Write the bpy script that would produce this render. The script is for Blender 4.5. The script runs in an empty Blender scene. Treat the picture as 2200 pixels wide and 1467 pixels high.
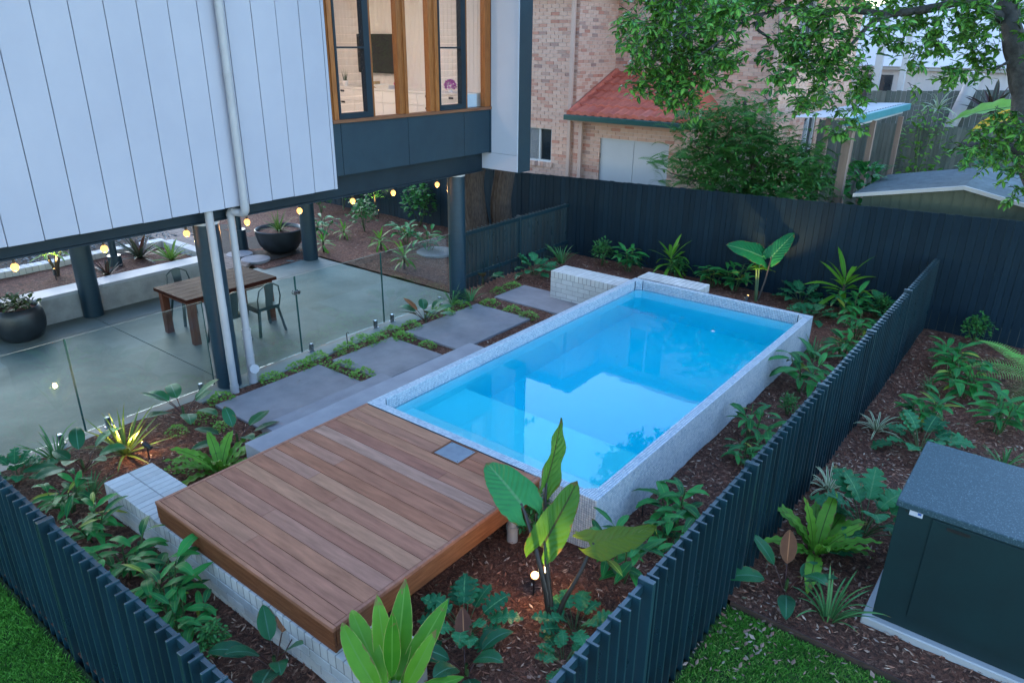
import bpy, bmesh, math, random
from math import sin, cos, pi, radians, sqrt, hypot
from mathutils import Vector, Matrix, Euler, noise

random.seed(7)
SC = bpy.context.scene
COL = SC.collection

# ------------------------------------------------------------------ camera, sky, sun, exposure
cam_d = bpy.data.cameras.new('camera'); CAM = bpy.data.objects.new('camera', cam_d); COL.objects.link(CAM)
cam_d.sensor_width = 36.0; cam_d.lens = 36.0 * 1563.25 / 2200.0
cam_d.clip_start = 0.05; cam_d.clip_end = 2000.0
_yaw, _pit, _rol = radians(-37.797), radians(22.268), radians(0.642)
_f = Vector((sin(_yaw) * cos(_pit), cos(_yaw) * cos(_pit), -sin(_pit)))
_r = Vector((cos(_yaw), -sin(_yaw), 0)); _u = _r.cross(_f)
_r2 = _r * cos(_rol) + _u * sin(_rol); _u2 = -_r * sin(_rol) + _u * cos(_rol)
CAM.matrix_world = Matrix(((_r2.x, _u2.x, -_f.x, 5.7036), (_r2.y, _u2.y, -_f.y, -4.7263), (_r2.z, _u2.z, -_f.z, 3.7128), (0, 0, 0, 1)))
SC.camera = CAM

SUN_EL, SUN_AZ = radians(24.0), radians(284.0)       # evening light, sun low beyond the neighbouring roofs and veiled by thin cloud
world = bpy.data.worlds.new('World'); SC.world = world; world.use_nodes = True
_nt = world.node_tree; _bg = _nt.nodes['Background']
_sky = _nt.nodes.new('ShaderNodeTexSky'); _sky.sky_type = 'NISHITA'; _sky.sun_disc = False
_sky.sun_elevation = SUN_EL; _sky.sun_rotation = SUN_AZ; _sky.air_density = 1.2; _sky.dust_density = 0.25; _sky.ozone_density = 3.0
_nt.links.new(_sky.outputs[0], _bg.inputs[0]); _bg.inputs[1].default_value = 0.15
sun_d = bpy.data.lights.new('sun', 'SUN'); sun_d.energy = 0.3; sun_d.angle = radians(35); sun_d.color = (1.0, 0.90, 0.80)
SUN = bpy.data.objects.new('sun', sun_d); COL.objects.link(SUN)
_sd = Vector((sin(SUN_AZ) * cos(SUN_EL), cos(SUN_AZ) * cos(SUN_EL), sin(SUN_EL)))
SUN.rotation_euler = _sd.to_track_quat('Z', 'Y').to_euler(); SUN.location = (20, -20, 20)
SC.view_settings.view_transform = 'Standard'; SC.view_settings.look = 'None'
SC.view_settings.exposure = 2.40; SC.view_settings.gamma = 1.0; SC.view_settings.use_curve_mapping = False
SC.cycles.use_denoising = True
SC.cycles.max_bounces = 10; SC.cycles.transparent_max_bounces = 16; SC.cycles.transmission_bounces = 8
SC.cycles.caustics_refractive = True; SC.cycles.caustics_reflective = True
SC.cycles.blur_glossy = 0.5; SC.cycles.sample_clamp_indirect = 6.0

# ------------------------------------------------------------------ helpers
def tag(o, label=None, cat=None, group=None, kind=None):
    if label: o['label'] = label
    if cat: o['category'] = cat
    if group: o['group'] = group
    if kind: o['kind'] = kind
    return o

def wloc(o):
    v = Vector((0, 0, 0))
    while o is not None:
        v += o.location; o = o.parent
    return v

def empty(name, loc, rz=0.0):
    e = bpy.data.objects.new(name, None); COL.objects.link(e)
    e.location = loc; e.rotation_euler = (0, 0, rz); e.empty_display_size = 0.1
    return e

def put(name, me, parent=None, loc=(0, 0, 0), rot=(0, 0, 0), scale=(1, 1, 1)):
    o = bpy.data.objects.new(name, me); COL.objects.link(o)
    o.parent = parent; o.location = loc; o.rotation_euler = rot; o.scale = scale
    return o

def rawmesh(name, verts, faces, mat=None, smooth=False, uv=None, rnd=None):
    me = bpy.data.meshes.new(name)
    me.from_pydata(verts, [], faces)
    if uv is not None:
        L = me.uv_layers.new(name='uv')
        d = []
        for p in me.polygons:
            for vi in p.vertices: d.extend(uv[vi])
        L.data.foreach_set('uv', d)
    if rnd is not None:
        a = me.attributes.new('rnd', 'FLOAT', 'FACE'); a.data.foreach_set('value', rnd)
    if smooth: me.polygons.foreach_set('use_smooth', [True] * len(me.polygons))
    if mat: me.materials.append(mat)
    me.update()
    return me

class MB:
    """collects shapes in world coordinates; build() links them as ONE mesh object relative to its parent's base"""
    def __init__(s): s.v = []; s.f = []; s.r = []; s.cur = 0.0
    def add(s, vs, fs):
        n = len(s.v); s.v.extend([tuple(x) for x in vs]); s.f.extend([tuple(i + n for i in f) for f in fs]); s.r.extend([s.cur] * len(fs)); return s
    def quad(s, a, b, c, d): return s.add([a, b, c, d], [(0, 1, 2, 3)])
    def box(s, x0, x1, y0, y1, z0, z1, bev=0.0, skip=''):
        if bev <= 0:
            vs = [(x, y, z) for z in (z0, z1) for y in (y0, y1) for x in (x0, x1)]
            fs = {'b': (0, 2, 3, 1), 't': (4, 5, 7, 6), 's': (0, 1, 5, 4), 'n': (2, 6, 7, 3), 'w': (0, 4, 6, 2), 'e': (1, 3, 7, 5)}
            return s.add(vs, [f for k, f in fs.items() if k not in skip])
        b = bev
        def ring(z, i): return [(x0 + i, y0, z), (x1 - i, y0, z), (x1, y0 + i, z), (x1, y1 - i, z), (x1 - i, y1, z), (x0 + i, y1, z), (x0, y1 - i, z), (x0, y0 + i, z)]
        def ringin(z): return [(x0 + b, y0 + b, z), (x1 - b, y0 + b, z), (x1 - b, y0 + b, z), (x1 - b, y1 - b, z), (x1 - b, y1 - b, z), (x0 + b, y1 - b, z), (x0 + b, y1 - b, z), (x0 + b, y0 + b, z)]
        vs = ring(z0, b) + ring(z1 - b, b)
        top = [(x0 + b, y0 + b, z1), (x1 - b, y0 + b, z1), (x1 - b, y1 - b, z1), (x0 + b, y1 - b, z1)]
        vs += top
        fs = [(i, (i + 1) % 8, 8 + (i + 1) % 8, 8 + i) for i in range(8)] + [(16, 17, 18, 19), (7, 6, 5, 4, 3, 2, 1, 0)]
        fs += [(8, 9, 17, 16), (10, 11, 18, 17), (12, 13, 19, 18), (14, 15, 16, 19), (9, 10, 17), (11, 12, 18), (13, 14, 19), (15, 8, 16)]
        return s.add(vs, fs)
    def tube(s, pts, rad, n=12, caps=True):
        pts = [Vector(p) for p in pts]; k = len(pts)
        if not hasattr(rad, '__len__'): rad = [rad] * k
        vs = []; up = None
        for i, p in enumerate(pts):
            d = (pts[min(i + 1, k - 1)] - pts[max(i - 1, 0)]).normalized()
            if up is None:
                up = Vector((0, 0, 1)) if abs(d.z) < 0.9 else Vector((1, 0, 0))
            a = d.cross(up).normalized(); b = a.cross(d).normalized(); up = b
            for j in range(n):
                t = 2 * pi * j / n; vs.append(p + (a * cos(t) + b * sin(t)) * rad[i])
        fs = [(i * n + j, i * n + (j + 1) % n, (i + 1) * n + (j + 1) % n, (i + 1) * n + j) for i in range(k - 1) for j in range(n)]
        if caps: fs += [tuple(range(n - 1, -1, -1)), tuple((k - 1) * n + j for j in range(n))]
        return s.add(vs, fs)
    def lathe(s, c, prof, n=32):
        vs = []
        for (r, z) in prof:
            for j in range(n):
                t = 2 * pi * j / n; vs.append((c[0] + r * cos(t), c[1] + r * sin(t), c[2] + z))
        k = len(prof)
        fs = [(i * n + j, i * n + (j + 1) % n, (i + 1) * n + (j + 1) % n, (i + 1) * n + j) for i in range(k - 1) for j in range(n)]
        return s.add(vs, fs)
    def prism(s, poly, z0, z1):
        n = len(poly)
        vs = [(x, y, z0) for x, y in poly] + [(x, y, z1) for x, y in poly]
        fs = [(i, (i + 1) % n, n + (i + 1) % n, n + i) for i in range(n)] + [tuple(range(n - 1, -1, -1)), tuple(range(n, 2 * n))]
        return s.add(vs, fs)
    def mesh(s, name, mat, off=(0, 0, 0), smooth=False):
        o = off
        return rawmesh(name, [(x - o[0], y - o[1], z - o[2]) for x, y, z in s.v], s.f, mat, smooth, rnd=s.r)
    def build(s, name, mat, parent=None, smooth=False, kind=None):
        o = wloc(parent) if parent is not None else (0, 0, 0)
        ob = put(name, s.mesh(name, mat, o, smooth), parent)
        if kind: ob['kind'] = kind
        return ob

def auto_smooth(ob, ang=40):
    me = ob.data
    me.polygons.foreach_set('use_smooth', [True] * len(me.polygons))
    bm = bmesh.new(); bm.from_mesh(me)
    lim = radians(ang)
    for e in bm.edges:
        if len(e.link_faces) == 2 and e.calc_face_angle(0) > lim: e.smooth = False
    bm.to_mesh(me); bm.free()
    return ob

# ------------------------------------------------------------------ materials
def nmat(name):
    m = bpy.data.materials.new(name); m.use_nodes = True
    nt = m.node_tree; b = nt.nodes['Principled BSDF']
    return m, nt, b

def N(nt, t, **kw):
    n = nt.nodes.new(t)
    for k, v in kw.items():
        if k.startswith('i'):
            key = k[1:]
            n.inputs[int(key) if key.isdigit() else key].default_value = v
        else: setattr(n, k, v)
    return n

def ramp(nt, stops, interp='LINEAR'):
    r = nt.nodes.new('ShaderNodeValToRGB'); cr = r.color_ramp; cr.interpolation = interp
    while len(cr.elements) < len(stops): cr.elements.new(0.5)
    for e, (p, c) in zip(cr.elements, stops):
        e.position = p; e.color = (c[0], c[1], c[2], 1)
    return r

def variety(nt):
    """0..1, different for each object and (where baked) each face"""
    oi = N(nt, 'ShaderNodeObjectInfo'); at = N(nt, 'ShaderNodeAttribute', attribute_name='rnd')
    a = N(nt, 'ShaderNodeMath', operation='ADD'); nt.links.new(oi.outputs['Random'], a.inputs[0]); nt.links.new(at.outputs['Fac'], a.inputs[1])
    f = N(nt, 'ShaderNodeMath', operation='FRACT'); nt.links.new(a.outputs[0], f.inputs[0])
    return f.outputs[0]

def coords(nt, kind='Object', scale=(1, 1, 1)):
    tc = N(nt, 'ShaderNodeTexCoord'); mp = N(nt, 'ShaderNodeMapping'); mp.inputs['Scale'].default_value = scale
    if kind == 'World':
        g = N(nt, 'ShaderNodeNewGeometry'); nt.links.new(g.outputs['Position'], mp.inputs[0])
    else: nt.links.new(tc.outputs[kind], mp.inputs[0])
    return mp.outputs[0]

def basic(name, c1, c2=None, rough=0.6, scale=4.0, detail=6.0, bump=0.0, bscale=40.0, metal=0.0, spec=0.5, stretch=(1, 1, 1), vary=0.0, rvar=0.1, lo=0.35, hi=0.65):
    """noise-mottled surface: two colours, roughness drift, fine relief and per-piece brightness"""
    m, nt, b = nmat(name); c2 = c2 or tuple(x * 0.8 for x in c1)
    co = coords(nt, 'World', stretch)
    n1 = N(nt, 'ShaderNodeTexNoise'); n1.inputs['Scale'].default_value = scale; n1.inputs['Detail'].default_value = detail; n1.inputs['Roughness'].default_value = 0.62
    nt.links.new(co, n1.inputs['Vector'])
    r = ramp(nt, [(lo, c1), (hi, c2)]); nt.links.new(n1.outputs['Fac'], r.inputs[0]); out = r.outputs[0]
    if vary > 0:
        v = variety(nt); mr = N(nt, 'ShaderNodeMapRange'); mr.inputs[3].default_value = 1 - vary; mr.inputs[4].default_value = 1 + vary
        nt.links.new(v, mr.inputs[0])
        mx = N(nt, 'ShaderNodeMix', data_type='RGBA', blend_type='MULTIPLY'); mx.inputs[0].default_value = 1
        nt.links.new(out, mx.inputs[6]); nt.links.new(mr.outputs[0], mx.inputs[7]); out = mx.outputs[2]
    nt.links.new(out, b.inputs['Base Color'])
    mr2 = N(nt, 'ShaderNodeMapRange'); mr2.inputs[3].default_value = max(0.02, rough - rvar); mr2.inputs[4].default_value = min(1, rough + rvar)
    nt.links.new(n1.outputs['Fac'], mr2.inputs[0]); nt.links.new(mr2.outputs[0], b.inputs['Roughness'])
    b.inputs['Metallic'].default_value = metal; b.inputs['Specular IOR Level'].default_value = spec
    if bump > 0:
        n2 = N(nt, 'ShaderNodeTexNoise'); n2.inputs['Scale'].default_value = bscale; n2.inputs['Detail'].default_value = 5
        nt.links.new(co, n2.inputs['Vector'])
        bp = N(nt, 'ShaderNodeBump'); bp.inputs['Strength'].default_value = bump; bp.inputs['Distance'].default_value = 0.02
        nt.links.new(n2.outputs['Fac'], bp.inputs['Height']); nt.links.new(bp.outputs[0], b.inputs['Normal'])
    return m

def picked(name, stops, rough=0.7, bump=0.2, bscale=60.0, scale=9.0, amount=0.35, stretch=(1, 1, 1), spec=0.4, coord='World'):
    """each piece (object or face) takes its own colour from the ramp; noise mottles it"""
    m, nt, b = nmat(name)
    v = variety(nt); r = ramp(nt, stops, 'LINEAR'); nt.links.new(v, r.inputs[0])
    co = coords(nt, coord, stretch)
    n1 = N(nt, 'ShaderNodeTexNoise'); n1.inputs['Scale'].default_value = scale; n1.inputs['Detail'].default_value = 7; n1.inputs['Roughness'].default_value = 0.65
    nt.links.new(co, n1.inputs['Vector'])
    mr = N(nt, 'ShaderNodeMapRange'); mr.inputs[1].default_value = 0.25; mr.inputs[2].default_value = 0.75; mr.inputs[3].default_value = 1 - amount; mr.inputs[4].default_value = 1 + amount * 0.6
    nt.links.new(n1.outputs['Fac'], mr.inputs[0])
    mx = N(nt, 'ShaderNodeMix', data_type='RGBA', blend_type='MULTIPLY'); mx.inputs[0].default_value = 1
    nt.links.new(r.outputs[0], mx.inputs[6]); nt.links.new(mr.outputs[0], mx.inputs[7]); nt.links.new(mx.outputs[2], b.inputs['Base Color'])
    b.inputs['Roughness'].default_value = rough; b.inputs['Specular IOR Level'].default_value = spec
    if bump > 0:
        n2 = N(nt, 'ShaderNodeTexNoise'); n2.inputs['Scale'].default_value = bscale; n2.inputs['Detail'].default_value = 4; nt.links.new(co, n2.inputs['Vector'])
        bp = N(nt, 'ShaderNodeBump'); bp.inputs['Strength'].default_value = bump; bp.inputs['Distance'].default_value = 0.01
        nt.links.new(n2.outputs['Fac'], bp.inputs['Height']); nt.links.new(bp.outputs[0], b.inputs['Normal'])
    return m

def leafmat(name, dark, light, rib=None, edge=None, back=None, rough=0.38, trans=0.22, veins=14.0, vstr=0.35, edge0=.455):
    m, nt, b = nmat(name); dark, light = [tuple(min(.8, c * 1.28) for c in q) for q in (dark, light)]
    uvn = N(nt, 'ShaderNodeUVMap', uv_map='uv'); sp = N(nt, 'ShaderNodeSeparateXYZ'); nt.links.new(uvn.outputs[0], sp.inputs[0])
    co = coords(nt, 'World'); n1 = N(nt, 'ShaderNodeTexNoise'); n1.inputs['Scale'].default_value = 9; n1.inputs['Detail'].default_value = 4; nt.links.new(co, n1.inputs['Vector'])
    v = variety(nt); ad = N(nt, 'ShaderNodeMath', operation='MULTIPLY_ADD'); nt.links.new(n1.outputs['Fac'], ad.inputs[0]); ad.inputs[1].default_value = 0.7
    sc2 = N(nt, 'ShaderNodeMath', operation='MULTIPLY_ADD'); nt.links.new(v, sc2.inputs[0]); sc2.inputs[1].default_value = 0.75; sc2.inputs[2].default_value = -0.22
    nt.links.new(sc2.outputs[0], ad.inputs[2])
    r = ramp(nt, [(0.1, dark), (0.85, light)]); nt.links.new(ad.outputs[0], r.inputs[0]); col = r.outputs[0]
    # |v - 0.5| distance from midrib
    d = N(nt, 'ShaderNodeMath', operation='SUBTRACT'); nt.links.new(sp.outputs[1], d.inputs[0]); d.inputs[1].default_value = 0.5
    ab = N(nt, 'ShaderNodeMath', operation='ABSOLUTE'); nt.links.new(d.outputs[0], ab.inputs[0])
    rc = rib or tuple(min(1, x * 2.2) for x in light)
    mk = N(nt, 'ShaderNodeMapRange'); mk.inputs[1].default_value = 0.018; mk.inputs[2].default_value = 0.045; mk.inputs[3].default_value = 1; mk.inputs[4].default_value = 0; nt.links.new(ab.outputs[0], mk.inputs[0])
    mx = N(nt, 'ShaderNodeMix', data_type='RGBA'); nt.links.new(mk.outputs[0], mx.inputs[0]); nt.links.new(col, mx.inputs[6]); mx.inputs[7].default_value = (*rc, 1); col = mx.outputs[2]
    if edge:
        ek = N(nt, 'ShaderNodeMapRange'); ek.inputs[1].default_value = edge0; ek.inputs[2].default_value = edge0 + 0.03; nt.links.new(ab.outputs[0], ek.inputs[0])
        e2 = N(nt, 'ShaderNodeMix', data_type='RGBA'); nt.links.new(ek.outputs[0], e2.inputs[0]); nt.links.new(col, e2.inputs[6]); e2.inputs[7].default_value = (*edge, 1); col = e2.outputs[2]
    tp = N(nt, 'ShaderNodeMapRange'); tp.inputs[1].default_value = 0.80; tp.inputs[2].default_value = 1.0; nt.links.new(sp.outputs[0], tp.inputs[0])
    eg = N(nt, 'ShaderNodeMapRange'); eg.inputs[1].default_value = 0.40; eg.inputs[2].default_value = 0.52; nt.links.new(ab.outputs[0], eg.inputs[0])
    mxm = N(nt, 'ShaderNodeMath', operation='MAXIMUM'); nt.links.new(tp.outputs[0], mxm.inputs[0]); nt.links.new(eg.outputs[0], mxm.inputs[1])
    n3 = N(nt, 'ShaderNodeTexNoise'); n3.inputs['Scale'].default_value = 16; n3.inputs['Detail'].default_value = 5; nt.links.new(co, n3.inputs['Vector'])
    sm = N(nt, 'ShaderNodeMath', operation='MULTIPLY_ADD'); nt.links.new(mxm.outputs[0], sm.inputs[0]); sm.inputs[1].default_value = 0.30; nt.links.new(n3.outputs['Fac'], sm.inputs[2])
    th = N(nt, 'ShaderNodeMapRange'); th.inputs[1].default_value = 0.69; th.inputs[2].default_value = 0.78; th.inputs[4].default_value = 0.85; nt.links.new(sm.outputs[0], th.inputs[0])
    e4 = N(nt, 'ShaderNodeMix', data_type='RGBA'); nt.links.new(th.outputs[0], e4.inputs[0]); nt.links.new(col, e4.inputs[6]); e4.inputs[7].default_value = (0.20, 0.125, 0.045, 1); col = e4.outputs[2]
    if back:
        g = N(nt, 'ShaderNodeNewGeometry'); e3 = N(nt, 'ShaderNodeMix', data_type='RGBA'); nt.links.new(g.outputs['Backfacing'], e3.inputs[0]); nt.links.new(col, e3.inputs[6]); e3.inputs[7].default_value = (*back, 1); col = e3.outputs[2]
    nt.links.new(col, b.inputs['Base Color']); b.inputs['Roughness'].default_value = rough + 0.06; b.inputs['Specular IOR Level'].default_value = 0.24
    if vstr > 0:
        # side veins slanting from the midrib
        pv = N(nt, 'ShaderNodeMath', operation='MULTIPLY_ADD'); nt.links.new(ab.outputs[0], pv.inputs[0]); pv.inputs[1].default_value = -0.55; nt.links.new(sp.outputs[0], pv.inputs[2])
        ml = N(nt, 'ShaderNodeMath', operation='MULTIPLY'); nt.links.new(pv.outputs[0], ml.inputs[0]); ml.inputs[1].default_value = veins * 2 * pi
        sn = N(nt, 'ShaderNodeMath', operation='SINE'); nt.links.new(ml.outputs[0], sn.inputs[0])
        bp = N(nt, 'ShaderNodeBump'); bp.inputs['Strength'].default_value = vstr; bp.inputs['Distance'].default_value = 0.006; nt.links.new(sn.outputs[0], bp.inputs['Height']); nt.links.new(bp.outputs[0], b.inputs['Normal'])
    tr = N(nt, 'ShaderNodeBsdfTranslucent'); nt.links.new(col, tr.inputs[0])
    ms = N(nt, 'ShaderNodeMixShader'); ms.inputs[0].default_value = trans
    nt.links.new(b.outputs[0], ms.inputs[1]); nt.links.new(tr.outputs[0], ms.inputs[2]); nt.links.new(ms.outputs[0], nt.nodes['Material Output'].inputs[0])
    return m

def emis(name, col, strength):
    m, nt, b = nmat(name); b.inputs['Base Color'].default_value = (*col, 1)
    b.inputs['Emission Color'].default_value = (*col, 1); b.inputs['Emission Strength'].default_value = strength
    return m

def thinglass(name, tint, rough=0.0, boost=1.0):
    m, nt, b = nmat(name); nt.nodes.remove(b)
    fr = N(nt, 'ShaderNodeFresnel'); ge = N(nt, 'ShaderNodeNewGeometry'); io = N(nt, 'ShaderNodeMapRange'); io.inputs[3].default_value = 1.5; io.inputs[4].default_value = 1 / 1.5
    nt.links.new(ge.outputs['Backfacing'], io.inputs[0]); nt.links.new(io.outputs[0], fr.inputs[0])   # same reflectance on both faces of the sheet
    bo = N(nt, 'ShaderNodeMath', operation='MULTIPLY'); bo.use_clamp = True; bo.inputs[1].default_value = boost; nt.links.new(fr.outputs[0], bo.inputs[0])
    t = N(nt, 'ShaderNodeBsdfTransparent'); t.inputs[0].default_value = (*tint, 1)
    g = N(nt, 'ShaderNodeBsdfGlossy'); g.inputs['Roughness'].default_value = rough
    ms = N(nt, 'ShaderNodeMixShader'); nt.links.new(bo.outputs[0], ms.inputs[0]); nt.links.new(t.outputs[0], ms.inputs[1]); nt.links.new(g.outputs[0], ms.inputs[2])
    nt.links.new(ms.outputs[0], nt.nodes['Material Output'].inputs[0])
    return m

M = {}
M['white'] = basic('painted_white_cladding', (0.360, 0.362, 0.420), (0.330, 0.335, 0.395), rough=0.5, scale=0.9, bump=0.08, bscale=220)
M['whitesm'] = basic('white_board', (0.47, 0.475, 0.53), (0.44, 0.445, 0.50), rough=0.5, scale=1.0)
M['pipe'] = basic('grey_painted_pipe', (0.36, 0.35, 0.36), (0.32, 0.31, 0.32), rough=0.45, scale=3, bump=0.05, bscale=90)
M['dark'] = basic('dark_slate_panel', (0.013, 0.034, 0.050), (0.011, 0.028, 0.043), rough=0.5, spec=0.3, scale=2, bump=0.08, bscale=160)
M['beam'] = basic('dark_steel_beam', (0.009, 0.022, 0.033), (0.007, 0.017, 0.027), rough=0.5, spec=0.25, scale=2)
M['post'] = basic('dark_column_paint', (0.012, 0.036, 0.054), (0.009, 0.028, 0.044), rough=0.32, scale=6, bump=0.12, bscale=70, stretch=(1, 1, 6))
M['fence'] = basic('charcoal_fence_paint', (0.0085, 0.0330, 0.0450), (0.0060, 0.0245, 0.0350), rough=0.30, spec=0.8, scale=5, bump=0.06, bscale=120, vary=0.25, stretch=(1, 1, 0.4))
M['paling'] = basic('dark_stained_palings', (0.0070, 0.0220, 0.0350), (0.0046, 0.0155, 0.0260), rough=0.6, spec=0.15, scale=7, bump=0.3, bscale=50, vary=0.18, stretch=(4, 4, 0.35), lo=0.3, hi=0.7)
M['timber'] = basic('oiled_window_timber', (0.31, 0.105, 0.024), (0.20, 0.060, 0.012), rough=0.42, spec=0.35, scale=10, bump=0.1, bscale=60, stretch=(5, 5, 0.5), vary=0.18)
M['sill'] = basic('dark_oiled_sill', (0.20, 0.075, 0.032), (0.13, 0.045, 0.02), rough=0.4, scale=9, stretch=(5, 0.5, 5))
M['deck'] = picked('weathered_merbau_boards', [(0.0, (0.345, 0.122, 0.068)), (0.14, (0.405, 0.170, 0.098)), (0.30, (0.335, 0.130, 0.085)), (0.45, (0.440, 0.210, 0.125)), (0.58, (0.365, 0.138, 0.077)), (0.72, (0.385, 0.165, 0.107)), (0.86, (0.430, 0.240, 0.175)), (1.0, (0.360, 0.142, 0.084))], rough=0.6, bump=0.35, bscale=26, scale=2.6, amount=0.42, stretch=(0.9, 7, 7), spec=0.18)
M['fascia'] = basic('oiled_merbau_fascia', (0.225, 0.078, 0.032), (0.140, 0.044, 0.017), rough=0.55, spec=0.3, scale=6, bump=0.15, bscale=40, stretch=(0.7, 0.7, 8), vary=0.15)
M['paver'] = basic('grey_blue_concrete', (0.280, 0.270, 0.285), (0.215, 0.208, 0.222), rough=0.75, spec=0.3, scale=2.4, bump=0.12, bscale=110)
M['tread'] = basic('step_concrete_lit', (0.36, 0.345, 0.365), (0.29, 0.28, 0.30), rough=0.75, scale=2.4, bump=0.12, bscale=110, spec=0.3)  # upper tread: brighter light near the deck painted in as a paler tone
M['tread2'] = basic('step_concrete_half_lit', (0.315, 0.305, 0.325), (0.25, 0.24, 0.26), rough=0.75, scale=2.4, bump=0.12, bscale=110, spec=0.3)  # lower tread: same concrete with less of the painted light
M['slab'] = basic('exposed_aggregate_concrete', (0.200, 0.240, 0.220), (0.145, 0.178, 0.166), rough=0.55, spec=0.16, scale=1.3, bump=0.15, bscale=260)
M['render'] = basic('cement_render', (0.33, 0.33, 0.315), (0.25, 0.25, 0.24), rough=0.8, scale=5, bump=0.35, bscale=60)
M['cap'] = basic('smooth_concrete_cap', (0.36, 0.37, 0.38), (0.31, 0.32, 0.33), rough=0.6, scale=2)
M['wbrick'] = picked('pale_concrete_brick', [(0, (0.47, 0.46, 0.445)), (0.3, (0.56, 0.55, 0.53)), (0.6, (0.50, 0.49, 0.475)), (1, (0.60, 0.59, 0.575))], rough=0.85, bump=0.35, bscale=110, scale=14, amount=0.12)
M['mortar'] = basic('pale_mortar', (0.30, 0.29, 0.28), (0.24, 0.235, 0.225), rough=0.9, scale=8, bump=0.3, bscale=90)
M['tile'] = picked('glass_mosaic_tile', [(0, (0.42, 0.49, 0.56)), (0.25, (0.53, 0.58, 0.63)), (0.5, (0.34, 0.42, 0.50)), (0.75, (0.58, 0.62, 0.66)), (1, (0.45, 0.52, 0.58))], rough=0.3, bump=0.0, scale=60, amount=0.1, spec=0.6)
M['grout'] = basic('blue_grey_grout', (0.060, 0.085, 0.115), (0.045, 0.068, 0.095), rough=0.85, scale=8)
M['plaster'] = basic('pool_plaster', (0.84, 0.92, 0.95), (0.80, 0.90, 0.94), rough=0.8, scale=1.5)
M['mulch'] = None
M['metal'] = basic('brushed_steel', (0.36, 0.37, 0.39), (0.28, 0.29, 0.31), rough=0.26, metal=1.0, scale=30)
M['black'] = basic('black_plastic', (0.012, 0.012, 0.013), (0.018, 0.018, 0.02), rough=0.4, scale=10)
M['pot'] = basic('charcoal_glazed_pot', (0.012, 0.016, 0.020), (0.020, 0.026, 0.032), rough=0.38, scale=5, bump=0.1, bscale=40)
M['tabletop'] = basic('dark_hardwood', (0.044, 0.014, 0.009), (0.022, 0.007, 0.005), rough=0.55, spec=0.03, scale=6, bump=0.1, bscale=50, stretch=(6, 0.6, 6))
M['tableleg'] = basic('reddish_hardwood', (0.130, 0.036, 0.016), (0.066, 0.018, 0.009), rough=0.5, spec=0.3, scale=8, bump=0.2, bscale=40, stretch=(5, 5, 0.6))
M['chair'] = basic('teal_grey_metal', (0.018, 0.045, 0.048), (0.012, 0.034, 0.038), rough=0.35, scale=5)
M['box'] = basic('dark_green_powdercoat', (0.007, 0.026, 0.029), (0.0055, 0.020, 0.023), rough=0.5, spec=0.3, scale=3, bump=0.05, bscale=200)
M['glass'] = thinglass('fence_glass', (0.87, 0.945, 0.935), boost=1.5)
M['pane'] = thinglass('window_glass', (0.96, 0.97, 0.97))
M['vj'] = basic('cream_lining_board', (0.80, 0.76, 0.73), (0.77, 0.73, 0.70), rough=0.6, scale=1)
M['cabinet'] = basic('white_cabinet', (0.84, 0.82, 0.80), (0.80, 0.78, 0.76), rough=0.4, scale=1)
M['screen'] = basic('dark_screen', (0.008, 0.011, 0.016), (0.010, 0.014, 0.020), rough=0.12, scale=2)
M['rbrick'] = picked('salmon_face_brick', [(0.0, (0.63, 0.385, 0.295)), (0.14, (0.67, 0.425, 0.33)), (0.28, (0.61, 0.365, 0.275)), (0.38, (0.50, 0.215, 0.155)), (0.46, (0.67, 0.425, 0.33)), (0.60, (0.61, 0.365, 0.28)), (0.70, (0.65, 0.41, 0.315)), (0.77, (0.48, 0.20, 0.14)), (0.83, (0.65, 0.40, 0.31)), (0.91, (0.62, 0.38, 0.29)), (0.96, (0.34, 0.20, 0.17)), (1.0, (0.61, 0.37, 0.28))], rough=0.85, bump=0.3, bscale=60, scale=10, amount=0.12)
M['rmortar'] = basic('cream_mortar', (0.70, 0.58, 0.51), (0.64, 0.52, 0.455), rough=0.9, scale=6, bump=0.2, bscale=70)
M['rooftile'] = picked('terracotta_roof_tile', [(0, (0.46, 0.098, 0.060)), (0.35, (0.55, 0.135, 0.085)), (0.7, (0.42, 0.086, 0.054)), (1, (0.53, 0.15, 0.105))], rough=0.75, bump=0.2, bscale=50, scale=7, amount=0.25)
M['gutter'] = basic('green_gutter', (0.012, 0.075, 0.065), (0.010, 0.060, 0.052), rough=0.35, scale=3)
M['dpipe'] = basic('salmon_downpipe', (0.56, 0.37, 0.30), (0.52, 0.335, 0.27), rough=0.5, scale=2)
M['bark'] = basic('rough_bark', (0.075, 0.056, 0.046), (0.030, 0.022, 0.019), rough=0.9, scale=14, bump=0.9, bscale=26, stretch=(3, 3, 0.6))
M['barkg'] = basic('grey_bark', (0.070, 0.068, 0.064), (0.028, 0.027, 0.026), rough=0.85, scale=9, bump=0.7, bscale=28)
M['soil'] = basic('soil', (0.035, 0.022, 0.016), (0.022, 0.014, 0.010), rough=0.95, scale=12, bump=0.6, bscale=60)
M['shed'] = basic('olive_steel', (0.085, 0.105, 0.070), (0.070, 0.088, 0.060), rough=0.45, scale=2)
M['zinc'] = picked('rib_shaded_weathered_zinc', [(0, (0.17, 0.215, 0.23)), (0.5, (0.045, 0.06, 0.066)), (1, (0.15, 0.19, 0.205))], rough=0.5, bump=0.1, bscale=30, scale=5, amount=0.5, spec=0.3)  # dark middle stop is painted shade for every other corrugation face
M['oldpaling'] = picked('grey_green_palings', [(0, (0.105, 0.125, 0.110)), (0.3, (0.155, 0.175, 0.155)), (0.6, (0.120, 0.135, 0.115)), (1, (0.175, 0.185, 0.165))], rough=0.9, bump=0.3, bscale=20, scale=6, amount=0.3, stretch=(3, 3, 0.3))
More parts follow.
